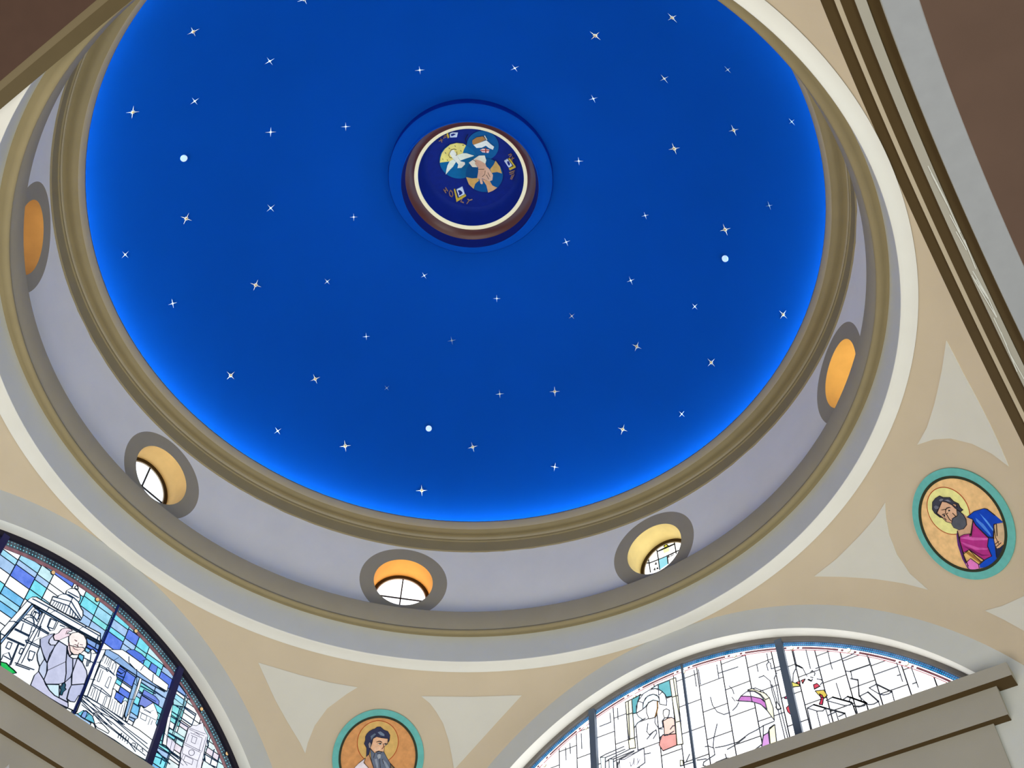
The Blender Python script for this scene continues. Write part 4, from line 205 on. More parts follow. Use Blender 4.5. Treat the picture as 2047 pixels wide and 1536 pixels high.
D_ML = [[1.6,[150,112,92],[[-.1181,.0112],[-.1192,.0238]]],[1.6,[150,112,92],[[-.1099,.0094],[-.1107,.0222]]],[1.6,[150,112,92],[[-.1186,.0169],[-.1102,.016]]],[1.6,[150,112,92],[[-.1026,.0252],[-.1099,.0289],[-.1144,.0381],[-.1121,.0457],[-.1063,.0435],[-.1009,.0337],[-.1026,.0252]]],[1.6,[150,112,92],[[-.0987,.0744],[-.0894,.0695]]],[1.6,[150,112,92],[[-.0987,.0744],[-.0934,.0828]]],[1.6,[150,112,92],[[-.0867,.091],[-.074,.086]]],[1.6,[150,112,92],[[-.074,.086],[-.0754,.0801]]],[1.6,[150,112,92],[[-.074,.086],[-.0645,.0886]]],[1.6,[150,112,92],[[.1162,.0281],[.1251,.0294]]],[1.6,[150,112,92],[[.1154,.0356],[.125,.0328]]],[1.6,[150,112,92],[[.1153,.0437],[.1249,.0455]]],[1.6,[150,112,92],[[.1161,.0489],[.1227,.0393]]],[1.6,[150,112,92],[[.0853,.0778],[.1022,.082]]],[1.6,[150,112,92],[[.0834,.0837],[.0973,.0858]]],[1.6,[150,112,92],[[.076,.0977],[.0884,.0893]]],[1.6,[150,112,92],[[.0784,.1006],[.094,.0907]]],[1.6,[150,112,92],[[-.0329,-.1273],[-.021,-.1239]]],[1.6,[150,112,92],[[-.0239,-.1304],[-.0278,-.1193]]],[1.6,[150,112,92],[[-.0161,-.1275],[-.0065,-.1256]]],[1.6,[150,112,92],[[-.0107,-.1318],[-.0022,-.1284]]],[.8,[40,35,30],[[-.027,-.0785],[-.0189,-.0834],[-.0101,-.0803],[-.0062,-.0749]]],[.8,[40,35,30],[[-.027,-.0785],[-.0359,-.074],[-.0375,-.0658],[-.0334,-.0607]]],[.8,[40,35,30],[[-.0081,-.0693],[-.0131,-.061],[-.0184,-.0599]]],[.8,[40,35,30],[[.0507,-.094],[.0359,-.0857],[.0311,-.073]]],[.8,[40,35,30],[[-.0591,-.0744],[-.0588,-.0718]]],[.8,[40,35,30],[[-.0214,-.092],[-.0203,-.089]]],[.8,[40,35,30],[[-.002,-.0882],[-.0015,-.0844]]],[.8,[40,35,30],[[.0184,-.0768],[.0216,-.0736]]],[.8,[40,35,30],[[-.0397,-.087],[-.0397,-.0824]]],[.8,[40,35,30],[[-.0489,-.064],[-.0491,-.0607]]],[.8,[40,35,30],[[.0038,-.0659],[.003,-.0618]]],[.8,[40,35,30],[[.0123,.0146],[.0273,.0247]]],[.8,[40,35,30],[[.0269,.0315],[.0186,.0402],[.0079,.0426]]],[.8,[40,35,30],[[.0303,.0409],[.0276,.0558]]],[.8,[40,35,30],[[.0219,.0448],[.02,.0602]]],[.8,[40,35,30],[[.0166,-.0224],[.0211,-.0101]]]]
D_PN = {"R":[[[.9775,.4705,-.1486],[.9429,.5376,-.1493],[.8957,.6165,-.1516],[.8576,.6704,-.153],[.8208,.7102,-.1493],[.858,.6935,-.1712],[.8918,.6847,-.1982],[.9262,.6862,-.2369],[.9516,.6959,-.2751],[.9695,.7115,-.3123],[.9752,.6506,-.2652],[.9769,.5945,-.2241],[.9766,.5398,-.1872]],[[.691,.8389,-.151],[.6768,.8684,-.1684],[.6651,.9007,-.192],[.6607,.9344,-.2253],[.6684,.9645,-.267],[.6911,.9845,-.3127],[.644,.9838,-.2705],[.5857,.985,-.2273],[.5128,.9871,-.1827],[.4434,.9879,-.1462],[.5181,.9545,-.15],[.5999,.907,-.1518],[.6531,.8709,-.1531]],[[.7876,.9858,-.4184],[.8257,.9663,-.437],[.8752,.9346,-.4567],[.9132,.9034,-.4658],[.9108,.922,-.4916],[.895,.9533,-.519],[.8735,.9837,-.5388],[.843,.9876,-.4972],[.8133,.9864,-.4526]]],"L":[[[-.6913,.8378,-.1502],[-.5749,.9194,-.148],[-.4482,.989,-.1498],[-.5229,.993,-.1955],[-.6008,.9939,-.2492],[-.6746,.9906,-.3057],[-.6697,.9689,-.2735],[-.6657,.9452,-.2416],[-.6646,.9133,-.2051],[-.6711,.8841,-.1797],[-.6781,.8625,-.1636]],[[-.9788,.4723,-.1509],[-.9483,.5283,-.1494],[-.9187,.5786,-.1496],[-.8696,.65,-.1497],[-.8195,.7102,-.1481],[-.8477,.6997,-.1661],[-.8981,.6839,-.2041],[-.935,.6841,-.2452],[-.9606,.6947,-.2852],[-.9723,.7039,-.3087],[-.9741,.6798,-.2888],[-.981,.6257,-.2524],[-.9844,.5668,-.2137]]]}
D_stars = [[[.0125,-.7037,.7334],.346,11.0,"w","large white star on blue dome, the only one from the medallion toward half past ten"],[[-.23,-.8141,.6184],.701,10.0,"d","large silver grey star on blue dome, second out from the medallion toward ten o'clock"],[[-.1842,-.6283,.7657],.5,9.0,"w","small white star on blue dome, nearest the medallion toward ten o'clock"],[[-.3876,-.6733,.6787],.743,8.0,"w","small white star on blue dome, third out from the medallion toward half past nine"],[[-.4836,-.7578,.5655],1.506,11.0,"d","large silver grey star on blue dome, fourth out from the medallion toward half past nine"],[[-.3405,-.4671,.81],1.406,9.0,"w","small white star on blue dome, second out from the medallion toward half past nine"],[[-.1852,-.3403,.8913],1.179,8.0,"w","small white star on blue dome, nearest the medallion toward half past nine"],[[.0939,-.3514,.8988],.282,8.0,"w","small white star on blue dome, the only one from the medallion toward eleven o'clock"],[[.3201,-.2085,.893],-.955,8.0,"w","small white star on blue dome, the only one from the medallion toward half past twelve"],[[.568,-.1897,.7987],-1.57,11.0,"g","large gold centred star on blue dome, nearest the medallion toward half past one"],[[.7692,-.1604,.6715],-1.596,10.0,"d","large silver grey star on blue dome, second out from the medallion toward half past one"],[[.6659,-.0011,.7587],-1.722,9.0,"d","small silver grey star on blue dome, second out from the medallion toward two o'clock"],[[.8241,.0216,.6382],-1.906,7.0,"f","small faint grey star on blue dome, third out from the medallion toward two o'clock"],[[.4604,-.0211,.8644],-1.384,8.0,"w","small white star on blue dome, nearest the medallion toward two o'clock"],[[.7591,.1926,.6735],-1.781,10.0,"d","large silver grey star on blue dome, third out from the medallion toward half past two"],[[.5863,.2024,.7866],-1.752,11.0,"g","large gold centred star on blue dome, second out from the medallion toward half past two"],[[.9006,.1911,.5418],-2.173,7.0,"f","small faint grey star on blue dome, fourth out from the medallion toward half past two"],[[.3159,.1339,.905],-1.522,8.0,"w","small white star on blue dome, nearest the medallion toward half past two"],[[.4042,.3614,.8282],-2.123,7.0,"w","small white star on blue dome, nearest the medallion toward half past three"],[[.7436,.4139,.6136],-2.015,7.0,"f","small faint grey star on blue dome, the only one from the medallion toward three o'clock"],[[.5984,.4604,.6959],-2.178,11.0,"g","large gold centred star on blue dome, second out from the medallion toward half past three"],[[.1395,.3402,.8976],-2.621,8.0,"w","small white star on blue dome, nearest the medallion toward four o'clock"],[[-.655,-.4363,.6704],2.239,11.0,"g","large gold centred star on blue dome, third out from the medallion toward half past eight"],[[-.5039,-.2882,.8087],1.111,9.0,"w","small white star on blue dome, second out from the medallion toward half past eight"],[[-.3576,-.0977,.8967],1.967,7.0,"w","small white star on blue dome, nearest the medallion toward half past eight"],[[-.7933,-.4828,.5328],1.172,8.0,"d","small silver grey star on blue dome, fourth out from the medallion toward half past eight"],[[-.8365,-.2785,.5835],1.898,8.0,"w","small white star on blue dome, third out from the medallion toward eight o'clock"],[[-.6836,-.1378,.7379],2.537,11.0,"g","large gold centred star on blue dome, second out from the medallion toward eight o'clock"],[[-.5415,.0088,.8285],1.602,7.0,"w","small white star on blue dome, nearest the medallion toward eight o'clock"],[[-.3053,.1918,.8998],2.23,7.0,"w","small white star on blue dome, nearest the medallion toward seven o'clock"],[[-.1547,.3833,.8824],-2.967,7.0,"w","small white star on blue dome, nearest the medallion toward half past five"],[[.029,.5429,.8275],2.999,7.0,"d","small silver grey star on blue dome, nearest the medallion toward five o'clock"],[[.2582,.5216,.8079],-2.604,8.0,"w","small white star on blue dome, second out from the medallion toward four o'clock"],[[.4011,.6427,.694],-2.949,7.0,"w","small white star on blue dome, third out from the medallion toward four o'clock"],[[.6328,.6939,.5207],-2.977,10.0,"d","large silver grey star on blue dome, fourth out from the medallion toward four o'clock"],[[-.5558,.2262,.7981],2.562,7.0,"w","small white star on blue dome, second out from the medallion toward seven o'clock"],[[-.3498,.4086,.8303],2.862,8.0,"f","small faint grey star on blue dome, nearest the medallion toward six o'clock"],[[.1717,.6943,.7254],-2.062,10.0,"d","large silver grey star on blue dome, nearest the medallion toward half past four"],[[.3669,.7864,.5974],-3.131,10.0,"d","large silver grey star on blue dome, second out from the medallion toward half past four"],[[-.8799,.0095,.5852],1.618,10.0,"g","large gold centred star on blue dome, second out from the medallion toward half past seven"],[[-.7363,.2126,.6871],2.206,10.0,"g","large gold centred star on blue dome, nearest the medallion toward half past seven"],[[-.592,.3905,.7297],2.119,6.0,"f","small faint grey star on blue dome, nearest the medallion toward half past six"],[[-.3036,.6218,.7416],-3.126,8.0,"d","small silver grey star on blue dome, second out from the medallion toward six o'clock"],[[-.1405,.7019,.725],-2.89,10.0,"d","large silver grey star on blue dome, second out from the medallion toward half past five"],[[.0089,.8666,.5985],-2.364,10.0,"g","large gold centred star on blue dome, second out from the medallion toward five o'clock"],[[.2081,.8824,.5573],2.925,7.0,"w","small white star on blue dome, third out from the medallion toward half past four"],[[-.8827,.2375,.5491],1.997,8.0,"w","small white star on blue dome, fourth out from the medallion toward seven o'clock"],[[-.7695,.4248,.5862],2.641,11.0,"g","large gold centred star on blue dome, third out from the medallion toward seven o'clock"],[[-.4547,.6892,.637],2.88,10.0,"d","large silver grey star on blue dome, third out from the medallion toward six o'clock"],[[-.2453,.8603,.5701],-2.746,8.0,"w","small white star on blue dome, third out from the medallion toward half past five"],[[-.6434,.6761,.5275],2.958,11.0,"g","large gold centred star on blue dome, second out from the medallion toward half past six"]]
D_discs = [[-.5292,-.5729,.6762],[.5564,.5371,.6815],[-.5469,.5666,.67]]
D_E4 = [["blue_pane",[150,225,240],[[-.0279,.0343],[.0026,.0325],[.002,.0001],[-.0279,-.0086]],0],["yellow_pane",[235,228,60],[[-.0047,.0731],[.0027,.0799],[.0097,.07],[-.0036,.0699]],0],["yellow_pane",[252,250,190],[[-.01,.0653],[.0118,.0627],[.0115,.0471],[-.0074,.0481]],0]]
D_LE = [[1,[96,100,108],[[-.0716,.0393],[-.0573,.0338],[-.0121,.0314],[.0405,.0337]]],[1,[96,100,108],[[-.0298,.081],[-.0279,.0343],[-.0279,-.0086]]],[1,[96,100,108],[[.0316,.0823],[.0323,.0258]]],[1,[96,100,108],[[.0026,.0325],[.002,.0001]]],[1,[96,100,108],[[-.0609,.0583],[-.0594,-.003]]],[1,[96,100,108],[[-.0276,.0657],[.0002,.0635],[.0297,.0656]]],[1,[96,100,108],[[-.0276,.0657],[-.0038,.0674],[.0312,.0666]]],[1,[96,100,108],[[-.0047,.0731],[.0027,.0799],[.0097,.07]]],[.8,[120,130,140],[[-.0412,.0186],[-.0369,.0251],[-.0355,.0166],[-.0412,.0186]]],[.8,[120,130,140],[[-.0474,-.0005],[-.0432,.0051],[-.0418,-.0025],[-.0474,-.0005]]],[.8,[120,130,140],[[-.0373,-.0013],[-.0339,.0038],[-.0324,-.0029],[-.0373,-.0013]]],[.8,[120,130,140],[[.0047,.0245],[.008,.0288],[.0088,.0224]]],[.8,[120,130,140],[[.0133,.0236],[.0167,.0287]]],[.8,[120,130,140],[[.0191,.024],[.0226,.0291]]]]
# ------------------------------------------------------------------ materials
M_blue = mat('dome_blue', (.0006, .041, .240), .8, var=.05, scale=.5, rgb_is_srgb=False, spec=.03)
M_tan = mat('tan_plaster', (150, 138, 105), .7, var=.04, scale=3, bump=.05)
M_band = mat('taupe_paint', (166, 157, 133), .75, var=.03, scale=3, bump=.05)
M_drum = mat('drum_grey_plaster', (240, 238, 225), .8, var=.025, scale=2, bump=.06)
M_grey = mat('pale_grey_plaster', (206, 208, 202), .8, var=.025, scale=2, bump=.06)
M_white = mat('white_plaster', (226, 226, 219), .8, var=.02, scale=2, bump=.05)
M_beige = mat('beige_plaster', (205, 190, 164), .8, var=.03, scale=1.5, bump=.06)
M_panel = mat('pale_panel_plaster', (214, 212, 200), .8, var=.02, scale=2, bump=.06)
M_brown = mat('brown_soffit', (76, 60, 34), .6, var=.05, scale=3)
M_mauve = mat('mauve_vault', (100, 79, 67), .8, var=.05, scale=2)
M_fillet = mat('cream_fillet', (182, 168, 144), .7, var=.04, scale=3)
M_lead = mat('lead', (24, 40, 58), .5)
M_leadB = mat('grey_lead', (40, 42, 48), .5); M_leadL = mat('pale_lead', (178, 180, 186), .5)
M_frame = mat('dark_frame', (34, 30, 44), .5, var=.1)
M_frameB = mat('grey_frame', (120, 116, 112), .5, var=.1)
M_bronze = mat('bronze', (60, 44, 22), .4)
M_cornice = mat('warm_grey_plaster', (168, 163, 150), .75, var=.03, scale=2, bump=.06)
M_gold = mat('golden_reveal', (236, 196, 118), .8, var=.06, scale=5)
M_floor = mat('stone_floor', (176, 165, 150), .5, var=.08, scale=2)
# ------------------------------------------------------------------ setting: dome, cornice, drum, ledge
D, HA, RS = 1.0375, -1.0532, 1.4125
RAR = .9595
MO = (.011, .0075)
zc, rd = -.2815, 1.2351
prof = [(r, zc+math.sqrt(rd*rd-r*r)) for r in [.212+(1.045-.212)*i/40 for i in range(41)]]
ceil = structure(revolve('ceiling', prof, M_blue, n=200), 'blue dome ceiling glowing at its rim')
# soffit plate around the oculus, a child of the dome
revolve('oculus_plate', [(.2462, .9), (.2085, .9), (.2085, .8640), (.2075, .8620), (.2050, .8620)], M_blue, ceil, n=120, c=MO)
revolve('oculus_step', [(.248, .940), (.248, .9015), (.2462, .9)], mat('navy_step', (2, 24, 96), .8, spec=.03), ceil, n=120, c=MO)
# cornice with the light cove behind its lip
cor = structure(revolve('trim_1', [(1.03, .340), (1.0175, .347), (1.0135, .350), (1.0125, .387), (1.0092, .389), (1.0090, .3955)], M_tan, n=256),
      'tan moulded cornice around the base of the blue dome')
M_lip = mat('pale_tan_lip', (170, 160, 136), .7, var=.03, scale=3)
revolve('cornice_fillet', [(1.0090, .3955), (1.0072, .3960), (1.0070, .4048)], M_lip, cor, n=256)
cv2 = revolve('cornice_cove', [(1.0070, .4048), (1.003, .4052), (.995, .4025), (.986, .3985), (.978, .3978), (.9745, .4000), (.9680, .4003)], M_tan, cor, n=256)
revolve('cornice_lip', [(.9680, .4003), (.9665, .4010), (.962, .412), (.9585, .4200), (.9585, .4265), (.964, .4275), (.966, .4090), (1.05, .4090)], M_lip, cor, n=256)
flat_shade_edges(cor)
M_led = mat('cove_light', (255, 255, 255), emit=(185, 238, 255), estr=112.0)
revolve('cove_light_strip', [(1.000, .4095), (1.000, .4150), (1.010, .4150), (1.010, .4095), (1.000, .4095)], M_led, cor, n=160)
# ledge band and frieze below the drum
led = structure(revolve('trim_2', [(1.05, .0660), (.9718, .0660), (.9712, .0640), (.9788, .0075), (.9792, .0052)], M_band, n=256), 'taupe ledge band under the round windows')
flat_shade_edges(led)
t2 = [(.9792, .0052), (.9768, .0035), (.9760, .0005), (.9775, -.0030), (.9815, -.0052), (.9870, -.0055), (.9930, -.0035), (.9975, -.0008), (1.0053, 0.0)]
revolve('moulding', t2, M_tan, led, n=256)
fr = structure(revolve('wall_frieze', [(1.0053, .004), (1.0053, -.0868)], M_grey, n=256), 'pale grey frieze ring under the ledge')
cv = [(1.0053, -.0868), (1.0056, -.0878), (1.0065, -.0885), (1.014, -.0892), (1.022, -.0905), (1.029, -.0930), (1.0345, -.0960), (1.0385, -.0985)]
revolve('cove', cv, M_white, fr, n=256)
# drum wall: eight bays, each with a round opening and a painted ring
RDW, HW, RO, RP = 1.0175, .2047, .0905, .1345
AZ = [45, 90, 134.6, 180, 225, 270, 315, 0]
def drum_pt(a, s, h): return P3((RDW*math.cos(a+s/RDW), RDW*math.sin(a+s/RDW), HW+h))
V, F = [], []
ringparts = []
for az in AZ:
    a = math.radians(az); hw_ = RDW*math.radians(22.5); lo, hi = .05-HW, .350-HW
    i0 = AZ.index(az)
    nxt = sorted(AZ, key=lambda q: (q-az) % 360)[1]; prv = sorted(AZ, key=lambda q: (az-q) % 360)[1]
    sR = RDW*math.radians(((nxt-az) % 360)/2); sL = RDW*math.radians(((az-prv) % 360)/2)
    angs = sorted(set([2*PI*i/72 for i in range(72)] + [math.atan2(y, x) % (2*PI) for x in (sR, -sL) for y in (lo, hi)]))
    n = len(angs); base = len(V); K = 9
    for t in angs:
        c, s = math.cos(t), math.sin(t)
        L = min(([sR/c] if c > 1e-9 else []) + ([-sL/c] if c < -1e-9 else []) + ([hi/s] if s > 1e-9 else []) + ([lo/s] if s < -1e-9 else []))
        for k in range(K):
            q = RP + (L-RP)*k/(K-1); V.append(drum_pt(a, c*q, s*q))
    for i in range(n):
        j = (i+1) % n
        for k in range(K-1): F.append((base+i*K+k, base+j*K+k, base+j*K+k+1, base+i*K+k+1))
    v2, f2 = [], []
    for i in range(72):
        t = 2*PI*i/72; c, s = math.cos(t), math.sin(t)
        for q in (RO, .105, .12, RP): v2.append(drum_pt(a, c*q, s*q))
    for i in range(72):
        j = (i+1) % 72
        for k in range(3): f2.append((i*4+k, j*4+k, j*4+k+1, i*4+k+1))
    ringparts.append((v2, f2))
drum = structure(obj('wall_drum', V, F, M_drum, smooth=True), 'pale grey drum wall between ledge and cornice')
for v2, f2 in ringparts: obj('painted_ring', v2, f2, M_band, drum, True)
# ------------------------------------------------------------------ round windows in the drum
ROUND = {45: (1.6, 'round window far right in the drum, above the saint with blue mantle'), 90: (2.6, 'round drum window with blue and yellow glass above the right lunette'),
         134.6: (2.6, 'round drum window with cross bars above the bottom pendentive'), 180: (1.9, 'round drum window with cross bars above the left lunette'), 225: (.95, 'round drum window at far left edge, only its golden reveal seen')}
num = 3
REV = {225: (226, 166, 92), 180: (238, 200, 132), 134.6: (250, 184, 92), 90: (240, 218, 150), 45: (255, 200, 104)}
for az in (225, 180, 134.6, 90, 45):
    k, lab = ROUND[az]
    a = math.radians(az); rad = Vector((math.cos(a), math.sin(a), 0)); tan = Vector((-math.sin(a), math.cos(a), 0))
    pl = Plane(rad*1.095 + Vector((0, 0, HW)), -tan, (0, 0, 1), -rad)
    fr_o = structure(band('window_%d' % num, pl, 0, 0, .0805, .0905, -.004, .004, M_bronze), lab); num += 1
    band('inner_bead', pl, 0, 0, .0775, .0808, -.004, .002, mat('frame_bead', (196, 186, 170), .5), fr_o)
    v, f = [], []
    for i in range(72):
        t = 2*PI*i/72; c, s = math.cos(t)*RO, math.sin(t)*RO
        v.append(drum_pt(a, c, s)); q = rad*1.05 - tan*0 + tan*c + Vector((0, 0, HW+s)); v.append(P3(q)); v.append(P3(rad*1.0945 + tan*c + Vector((0, 0, HW+s))))
    for i in range(72):
        j = (i+1) % 72
        for q in range(2): f.append((i*3+q, j*3+q, j*3+q+1, i*3+q+1))
    obj('golden_reveal', v, f, mat('golden_reveal', REV[az], .8, var=.06, scale=5), fr_o, True)
    def cell(poly, col, h=0.0):
        p = clip_disc(poly, 0, 0, .079, 48)
        if len(p) > 2: slab('glass_pane', pl, p, -.003, -.001+h, glass(col, k, .03), fr_o)
    if az == 90:
        pl = Plane(rad*1.095 + Vector((0, 0, HW)), (1, 0, 0), (0, 0, 1), -rad)
        xs = [-.09, -.045, -.012, .03, .09]; ys = [-.09, -.004, .09]
        for i in range(4):
            for j in range(2): cell([(xs[i], ys[j]), (xs[i+1], ys[j]), (xs[i+1], ys[j+1]), (xs[i], ys[j+1])], (255, 255, 255) if (i, j) != (2, 0) else (235, 246, 255))
        for nm, colr, pts, ex in D_E4:
            p = clip_disc([tuple(q) for q in pts], 0, 0, .079, 48)
            if len(p) > 2: slab(nm, pl, p, -.001, .0005, glass(colr, 1.1, .05), fr_o)
        ribbons('lead_lines', pl, [(.0034 if wd > .9 else .0020, clipline) for wd, c_, clipline in D_LE], -.001, .001, M_leadB, fr_o)
    else:
        g = .0008
        for sx in (-1, 1):
            for sy in (-1, 1):
                cell([(sx*g, sy*g), (sx*.1, sy*g), (sx*.1, sy*.1), (sx*g, sy*.1)], (255, 255, 255) if az != 180 else (232, 243, 255))
        box('glazing_bar', pl, -.0021, .0021, -.0785, .0785, -.003, .002, M_leadB, fr_o)
        box('glazing_bar', pl, -.0785, .0785, -.0021, .0021, -.003, .002, M_leadB, fr_o)
# ------------------------------------------------------------------ pendentives
ANG_C = math.radians(2.25); N_C = 1.0375; N_D = .981
def rmax(ph):
    c = math.cos(ph-ANG_C); s = math.sin(ph); v = 9.0
    if c > .05: v = min(v, N_C/c)
    if math.cos(ph) < -.05: v = min(v, -D/math.cos(ph))
    if s > .05: v = min(v, D/s)
    if s < -.05: v = min(v, -N_D/s)
    return v
PEND = {'ceiling_pendentive': ((0, 90), 'beige pendentive on the right holding the roundel of the saint with blue mantle'), 'ceiling_pendentive.001': ((90, 180), 'beige pendentive at bottom centre between the two lunette windows'),
        'ceiling_pendentive.002': ((180, 270), 'beige pendentive at far left behind the dark arch'), 'ceiling_pendentive.003': ((270, 360), 'beige pendentive at upper right behind the striped arch')}
pend = {}
for nm, ((p0, p1), lab) in PEND.items():
    V, F = [], []; n, K = 90, 28; el_top = math.acos(1.0375/RS)
    for i in range(n+1):
        ph = math.radians(p0+(p1-p0)*i/n); r1 = rmax(ph)
        el = math.acos(min(1.0, r1/RS)) if r1 < RS else 0.0
        el = min(el, el_top)
        for k in range(K+1):
            e = el_top+(el-el_top)*k/K; V.append(P3((RS*math.cos(e)*math.cos(ph), RS*math.cos(e)*math.sin(ph), HA+RS*math.sin(e))))
    for i in range(n):
        for k in range(K): F.append((i*(K+1)+k, i*(K+1)+k+1, (i+1)*(K+1)+k+1, (i+1)*(K+1)+k))
    pend[nm] = structure(obj(nm, V, F, M_beige, smooth=True), lab)
def sphere_patch(name, pts, m, parent, lift=.0016):
    c = Vector((0, 0, HA)); ds = [(Vector(p)-c).normalized() for p in pts]; mid = sum(ds, Vector()).normalized()
    u = mid.orthogonal().normalized(); v = mid.cross(u)
    flat = [Vector((d.dot(u)/d.dot(mid), d.dot(v)/d.dot(mid), 0)) for d in ds]
    bm = bmesh.new(); vs_ = [bm.verts.new(q) for q in flat]; f = bm.faces.new(vs_)
    bmesh.ops.triangulate(bm, faces=[f]); bmesh.ops.subdivide_edges(bm, edges=bm.edges[:], cuts=3, use_grid_fill=True)
    ext = bmesh.ops.extrude_face_region(bm, geom=bm.faces[:])
    back = set(g for g in ext['geom'] if isinstance(g, bmesh.types.BMVert))
    for q in bm.verts:
        d = (mid + u*q.co.x + v*q.co.y).normalized(); q.co = P3(c + d*(RS + (.004 if q in back else -lift)))
    bmesh.ops.recalc_face_normals(bm, faces=bm.faces[:])
    me = bpy.data.meshes.new(name); bm.to_mesh(me); bm.free(); me.materials.append(m)
    o = bpy.data.objects.new(name, me); COL.objects.link(o); o.parent = parent
    return o
for pts in D_PN['R']: sphere_patch('painted_panel', pts, M_panel, pend['ceiling_pendentive'])
for pts in D_PN['L']: sphere_patch('painted_panel', pts, M_panel, pend['ceiling_pendentive.001'])
# ------------------------------------------------------------------ the two window walls
FLOOR = -2.2823
def window_wall(name, pl, rv, lab, depth, lo):
    V, F = [], []; th0 = math.asin((lo-HA)/rv); n = 96; RO_ = .99
    for i in range(n+1):
        t = th0+(PI-2*th0)*i/n; c, s = math.cos(t), math.sin(t)
        V.append(pl.at(rv*c, HA+rv*s)); V.append(pl.at(RO_*c, HA+RO_*s))
    for i in range(n): F.append((2*i, 2*i+1, 2*i+3, 2*i+2))
    for sg in (1, -1):
        c, s = math.cos(th0), math.sin(th0); k = len(V)
        V += [pl.at(sg*rv*c, lo), pl.at(sg*RO_*c, HA+RO_*s), pl.at(sg*1.06, HA+RO_*s), pl.at(sg*1.06, lo)]
        F.append((k, k+1, k+2, k+3) if sg < 0 else (k+3, k+2, k+1, k))
    k = len(V); V += [pl.at(-1.06, lo), pl.at(1.06, lo), pl.at(1.06, FLOOR), pl.at(-1.06, FLOOR)]; F.append((k, k+1, k+2, k+3))
    o = structure(obj(name, V, F, M_grey), lab)
    V, F = [], []
    prof = [(rv+.0, 0.0), (rv-.0012, -.004), (rv-.0016, -.012), (rv-.0012, -.03), (rv-.0005, -depth)]
    L = len(prof)
    for i in range(n+1):
        t = th0+(PI-2*th0)*i/n
        for r, h in prof: V.append(pl.at(r*math.cos(t), HA+r*math.sin(t), h))
    for i in range(n):
        for q in range(L-1): F.append((i*L+q, i*L+L+q, i*L+L+q+1, i*L+q+1))
    obj('window_reveal', V, F, M_white, o, True)
    return o
PA = Plane((-D, 0, 0), (0, 1, 0), (0, 0, 1), (1, 0, 0))
PB = Plane((0, D, 0), (1, 0, 0), (0, 0, 1), (0, -1, 0))
window_wall('wall_left', PA, .880, 'pale grey arched wall on the left around the blue lunette window', .05, -.602)
window_wall('wall_right', PB, .8905, 'pale grey arched wall on the right around the white lunette window', .05, -.572)
GA = Plane((-1.0825, 0, 0), (0, 1, 0), (0, 0, 1), (1, 0, 0))
GB = Plane((0, 1.0825, 0), (1, 0, 0), (0, 0, 1), (0, -1, 0))
